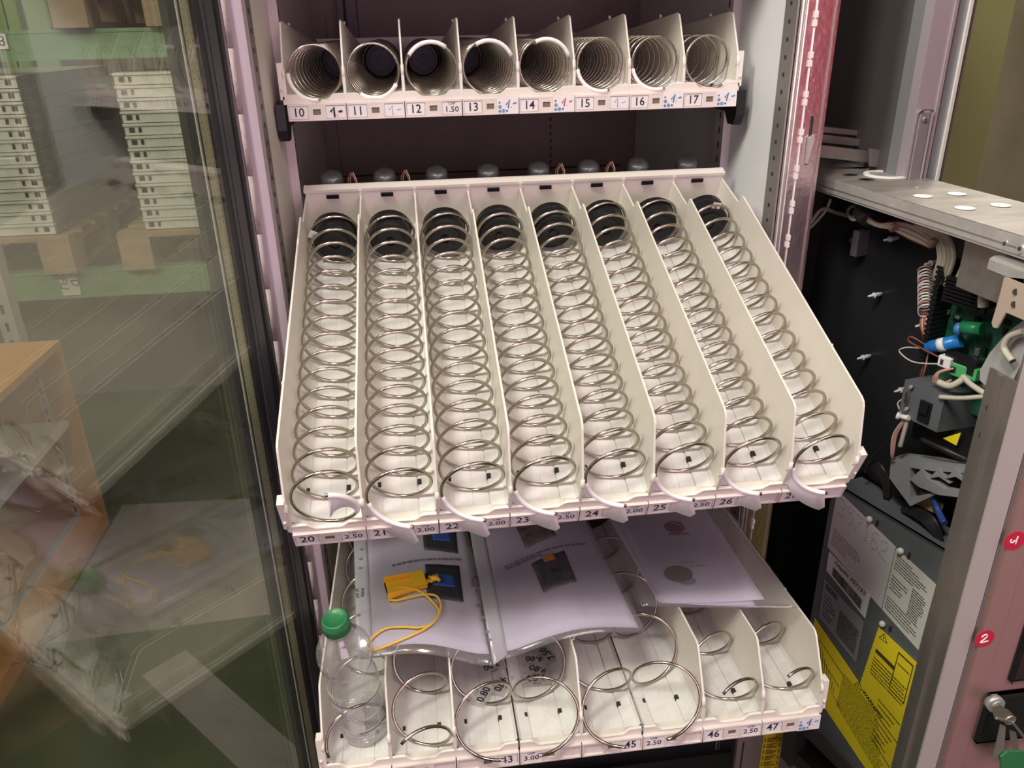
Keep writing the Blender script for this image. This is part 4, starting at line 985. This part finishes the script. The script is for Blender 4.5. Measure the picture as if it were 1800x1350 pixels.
# front post and faded red front
pt = MB().box(0.420, 0.4225, -0.470, -0.430, 0.15, 1.180).box(0.4205, 0.4480, -0.4700, -0.4670, 0.15, 1.27).box(0.4165, 0.420, -0.452, -0.444, 0.15, 1.18)
W(pt, 'front_post', mat('brown_zinc_post', (.40, .37, .33), .34, .75, noise=.1), pm)
W(MB().box(0.4205, 0.4455, -0.4720, -0.4700, 0.15, 1.27), 'post_face', mat('warm_grey_post_face', (.50, .46, .42), .45, .2), pm)
W(MB().box(0.4455, 0.4515, -0.4700, -0.4670, 0.15, 1.27), 'gap_strip', mat('grey_gap_strip', (.19, .19, .17), .5), pm)  # dark grey strip between post and front
W(MB().tube([PX(1738, 717, .4195), PX(1738, 717, .4185)], .0032, 12).tube([PX(1726, 765, .4195), PX(1726, 765, .4185)], .0032, 12), 'post_hole', hole, pm)
W(MB().box(0.4515, 0.80, -0.478, -0.462, 0.15, 1.27).box(0.4515, 0.475, -0.4785, -0.478, 0.15, 1.27, 0), 'red_front', pinkface, pm)
W(MB().box(0.4515, 0.80, -0.478, -0.462, 1.30, 1.95), 'unseen_red_panel', redface, pm)  # unseen panel, added so the steel flange mirrors red
W(MB().box(0.80, 0.82, -0.478, -0.05, 0.15, 1.95), 'outer_end', blackp, pm)
for u, v, t in ((1783, 950, '4'), (1730, 1122, '2')):
    c = PY(u, v, -.4785); a = math.radians(20)
    s = W(MB().lathe([(.0118, 0), (.0118, .0006)], frame(c, (1, 0, 0), (0, 0, 1)), 32), 'round_sticker', redp, pm)
    st_ = {'4': [[(-.0042, .0030), (-.0048, -.0005), (-.0030, -.0018), (.0005, .0005)], [(.0028, .0050), (.0012, -.0050)]], '2': [[(-.0040, .0030), (-.0010, .0058), (.0024, .0050), (.0018, .0015), (-.0048, -.0048), (.0048, -.0040)]]}[t]
    t_ = strokes([smooth([Vector(p_) for p_ in q_], 4) for q_ in st_], frame(c + Vector((0, -.0007, 0)), (1, 0, 0.1), (0.1, 0, 1)), .0008, mat('white_marker', (.85, .80, .82), .6), s, 'handwritten_digit')
kp = W(MB().bevbox(0.500, 0.66, -0.4825, -0.478, 0.796, 0.925, .004), 'keypad_plate', blackp, pm)
W(MB().box(.505, .655, -.4835, -.4825, .802, .9190), 'keypad_face', mat('brown_black_keypad', (.03, .018, .016), .4), pm)
for t, x, z in (('0', .520, .832), ('1', .523, .868)):
    att(text(t, .030, FRONT(x, -.4839, z), mat('pale_key_print', (.45, .40, .38), .5), None, 'key_digit'), pm)
lk = W(MB().bevbox(.476, .600, -.486, -.478, .705, .782, .004), 'lock_plate', blackp, pm)
c = PY(1748, 1236, -.487); W(MB().tube([c + Vector((0, .004, 0)), c - Vector((0, .004, 0))], .0105, 24).tube([c - Vector((0, .004, 0)), c - Vector((0, .006, 0))], .0080, 24), 'lock_cylinder', galv, pm)
# keys
KY = empty('key_bunch', c - Vector((0, .02, .03)), label='bunch of keys with a green tag hanging from the lock', cat='keys')
K = lambda u, v, y=-.515: PY(u, v, y)
km = mat('nickel_key', (.55, .52, .48), .3, .9)
kb = MB().tube([c - Vector((0, .006, 0)), c - Vector((0, .018, .002))], .0035, 8)
kb.prism([K(1744, 1243), K(1756, 1240), K(1775, 1250), K(1786, 1262), K(1778, 1272), K(1760, 1268), K(1749, 1262)], (0, .002, 0))
W(kb, 'key', km, KY)
W(MB().tube(smooth([K(1750, 1262), K(1775, 1268), K(1790, 1282), K(1805, 1305), K(1812, 1330)]), .0016, 7).tube([K(1776, 1266) + Vector((.006 * math.cos(a), 0, .006 * math.sin(a))) for a in [2 * PI * q / 16 for q in range(16)]], .0010, 6, closed=True), 'key_ring', km, KY)
W(MB().prism([K(1760, 1275), K(1768, 1278), K(1766, 1310), K(1762, 1328), K(1752, 1340), K(1746, 1332), K(1752, 1310)], (0, .002, 0)), 'key', galvd, KY)
W(MB().prism([K(1776, 1285, -.517), K(1786, 1288, -.517), K(1792, 1320, -.517), K(1786, 1324, -.517), K(1778, 1306, -.517)], (0, .002, 0)), 'key', km, KY)
W(MB().prism([K(1760, 1332, -.519), K(1772, 1322, -.519), K(1800, 1322, -.519), K(1812, 1335, -.519), K(1812, 1375, -.519), K(1760, 1375, -.519)], (0, .003, 0)), 'green_tag', greenp, KY)

# ================================================================== WAREHOUSE BEYOND THE GLASS
RY = 2.2
rk = empty('pallet_rack', (-1.6, RY, 0), label='green steel pallet rack beyond the glass door', cat='rack')
for z0, z1, nm in ((1.435, 1.537, 'a'), (0.535, 0.650, 'b')):
    b = MB().box(-3.2, -0.42, RY, RY + .05, z0, z1); b.box(-3.2, -0.42, RY - .004, RY, z1 - .012, z1); b.box(-3.2, -0.42, RY - .004, RY, z0, z0 + .010)
    W(b, 'rack_beam', rackg, rk)
    W(MB().box(-3.2, -0.42, RY + 1.0, RY + 1.05, z0, z1), 'rack_beam', rackg, rk)
for x in (-3.25, -0.42):
    for y in (RY - .01, RY + 1.0): W(MB().box(x, x + .07, y, y + .07, 0, 2.6), 'rack_upright', rackg, rk)
c = PY(2, 73, RY - .0045); r_ = W(MB().box(c.x - .06, c.x + .02, RY - .006, RY - .0042, c.z - .025, c.z + .025), 'number_plate', cardm, rk)
W(MB(), 'x', cardm, rk) if False else None
att(text('8', .05, FRONT(c.x + .002, RY - .0065, c.z), ink, None, 'plate_digit'), rk)
c = PY(122, 498, RY - .0045); W(MB().box(c.x - .035, c.x + .035, RY - .006, RY - .0042, c.z - .05, c.z + .05), 'number_plate', mat('grey_plate', (.55, .52, .47), .6), rk)
att(text('D\nFU', .045, frame((c.x, RY - .0065, c.z), (0, 0, -1), (1, 0, 0)), ink, None, 'plate_digit'), rk)
CH = 0.0449
def crate_mb(w_, d_, side):
    mb = MB().box(0, w_, 0, d_, 0.0, CH - .006); mb.box(-.003, w_ + .003, -.006, d_, CH - .012, CH - .003)
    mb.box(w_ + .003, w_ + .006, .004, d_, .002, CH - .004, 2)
    for k in (0, 1):
        x = (w_ - .040 - .034 * k) if side > 0 else (.016 + .034 * k)
        mb.box(x, x + (.020 if k == (0 if side > 0 else 0) else .011), -.002, .02, .010, .028, 1)
    return mb
ords = ['lowest', 'second from the bottom', 'third from the bottom', 'fourth from the bottom', 'fifth from the bottom', 'sixth from the bottom', 'middle', 'sixth from the top', 'fifth from the top', 'fourth from the top', 'third from the top', 'second from the top', 'topmost']
for side, x0, wd, dp, nm in ((1, -2.05, 0.497, 1.0, 'left'), (-1, -1.213, 0.62, 1.0, 'right')):
    proto = None
    for k in range(13):
        loc = (x0, RY - .02, .806 + k * CH)
        if proto is None: o = proto = crate_mb(wd, dp, side).build('stacked_crate', [crate, hole, crate_shade], loc=loc)
        else: o = proto.copy(); COL.objects.link(o); o.location = loc
        tag(o, 'flat grey-white crate, %s of the %s-hand stack on the rack' % (ords[k], nm), 'crate', 'crates stacked on the %s side of the rack' % nm)
def pallet(x0, x1, z0, label, grp=None):
    E = empty('wooden_pallet', ((x0 + x1) / 2, RY + .4, z0), label=label, cat='pallet')
    top = z0 + .15
    for k in range(7): W(MB().box(x0, x1, RY - .05 + k * .15, RY + .04 + k * .15, top - .020, top), 'deck_board', woodm, E)
    n = 3
    for k in range(3):
        x = x0 + (x1 - x0 - .12) * k / 2
        W(MB().box(x, x + .12, RY - .05, RY + .95, top - .042, top - .020), 'stringer_board', woodm, E)
        for y in (RY - .05, RY + .38, RY + .80): W(MB().box(x, x + .12, y, y + .14, z0 + .02, top - .042), 'pallet_block', woodm, E)
        W(MB().box(x, x + .12, RY - .05, RY + .95, z0, z0 + .02), 'stringer_board', woodm, E)
    return E
pallet(-2.25, -1.50, .652, 'pale wooden pallet under the left-hand crate stack')
pallet(-1.32, -0.55, .652, 'pale wooden pallet under the right-hand crate stack')
pallet(-1.37, -0.62, 1.540, 'wooden pallet on the upper green beam')
o = MB().box(-3.1, -0.45, 2.45, 2.55, 0, .52).build('storage_board', mat('mauve_brown_board', (.13, .105, .10), .6, noise=.1)); tag(o, 'long dark mauve board wall under the lower green beam', 'board')
for k, (u, wd) in enumerate(((2, .05), (22, .045), (67, .07))):
    c = PY(u, 30, 4.6); o = MB().bevbox(c.x - wd, c.x + wd, 4.58, 4.64, .3, 3.2, .01).build('green_post', mat('yellow_green_paint', (.42, .62, .20), .5)); tag(o, ['yellow-green post at the far left edge behind the rack', 'yellow-green post in the middle of three behind the rack', 'yellow-green post nearest the pallet blocks behind the rack'][k], 'post', 'yellow-green posts far behind the rack')
# shelving unit
sh = empty('shelving_cabinet', (-1.5, .8, 0), label='orange-brown veneered shelving unit on the floor, seen through the glass', cat='cabinet')
X0, X1, Y0, Y1, ZZ = -1.80, -1.25, .20, 1.31, .645
W(MB().box(X0, X1, Y1 - .02, Y1, 0, ZZ), 'side_panel', orangew, sh)
W(MB().box(X0, X1, Y0, Y0 + .02, 0, ZZ), 'side_panel', orangew, sh)
W(MB().box(X0, X1, Y0, Y1, ZZ, ZZ + .022), 'top_board', orangew, sh)
W(MB().box(X0, X1, Y0 + .02, Y1 - .02, .0, .05), 'bottom_board', orangew, sh)
W(MB().box(X0, X0 + .01, Y0, Y1, .05, ZZ), 'back_board', orangew, sh)
W(MB().box(X0 + .01, X1 - .03, Y0 + .02, Y1 - .02, .385, .405), 'shelf', mat('grey_shelf', (.40, .38, .36), .5), sh)
perf = mat('perforated_shelf_strip', (.50, .46, .42), .4, .5)
for x in (X1 - .095, X0 + .10):
    mb = MB().box(x, x + .022, Y1 - .023, Y1 - .02, .05, ZZ)
    for k in range(16): mb.box(x + .007, x + .015, Y1 - .0236, Y1 - .023, .07 + k * .036, .09 + k * .036, 1)
    W(mb, 'shelf_strip', [perf, hole], sh)
W(MB().box(X1 - .10, X1 - .075, Y0 + .05, Y1 - .03, .05, .054), 'floor_strip', perf, sh)
c = PY(25, 600, 1.5); mb = MB().box(c.x - .03, c.x + .02, 1.5, 1.55, 0, 1.6)
for k in range(24): mb.box(c.x - .012, c.x - .002, 1.4985, 1.5, .1 + k * .06, .13 + k * .06, 1)
o = mb.build('grey_upright', [mat('grey_upright_paint', (.30, .29, .26), .5), hole]); tag(o, 'grey perforated upright post at the left edge behind the shelving unit', 'post')
# right side background
o = MB().bevbox(.70, 1.149, .60, .95, 0, 2.3, .006).build('green_locker', olivewall); tag(o, 'tall olive-green metal locker behind the machine at top right', 'locker')
o = MB().box(1.0, 4, 2.6, 2.7, 0, 3.4).build('wall_partition', beigew); tag(o, kind='structure')
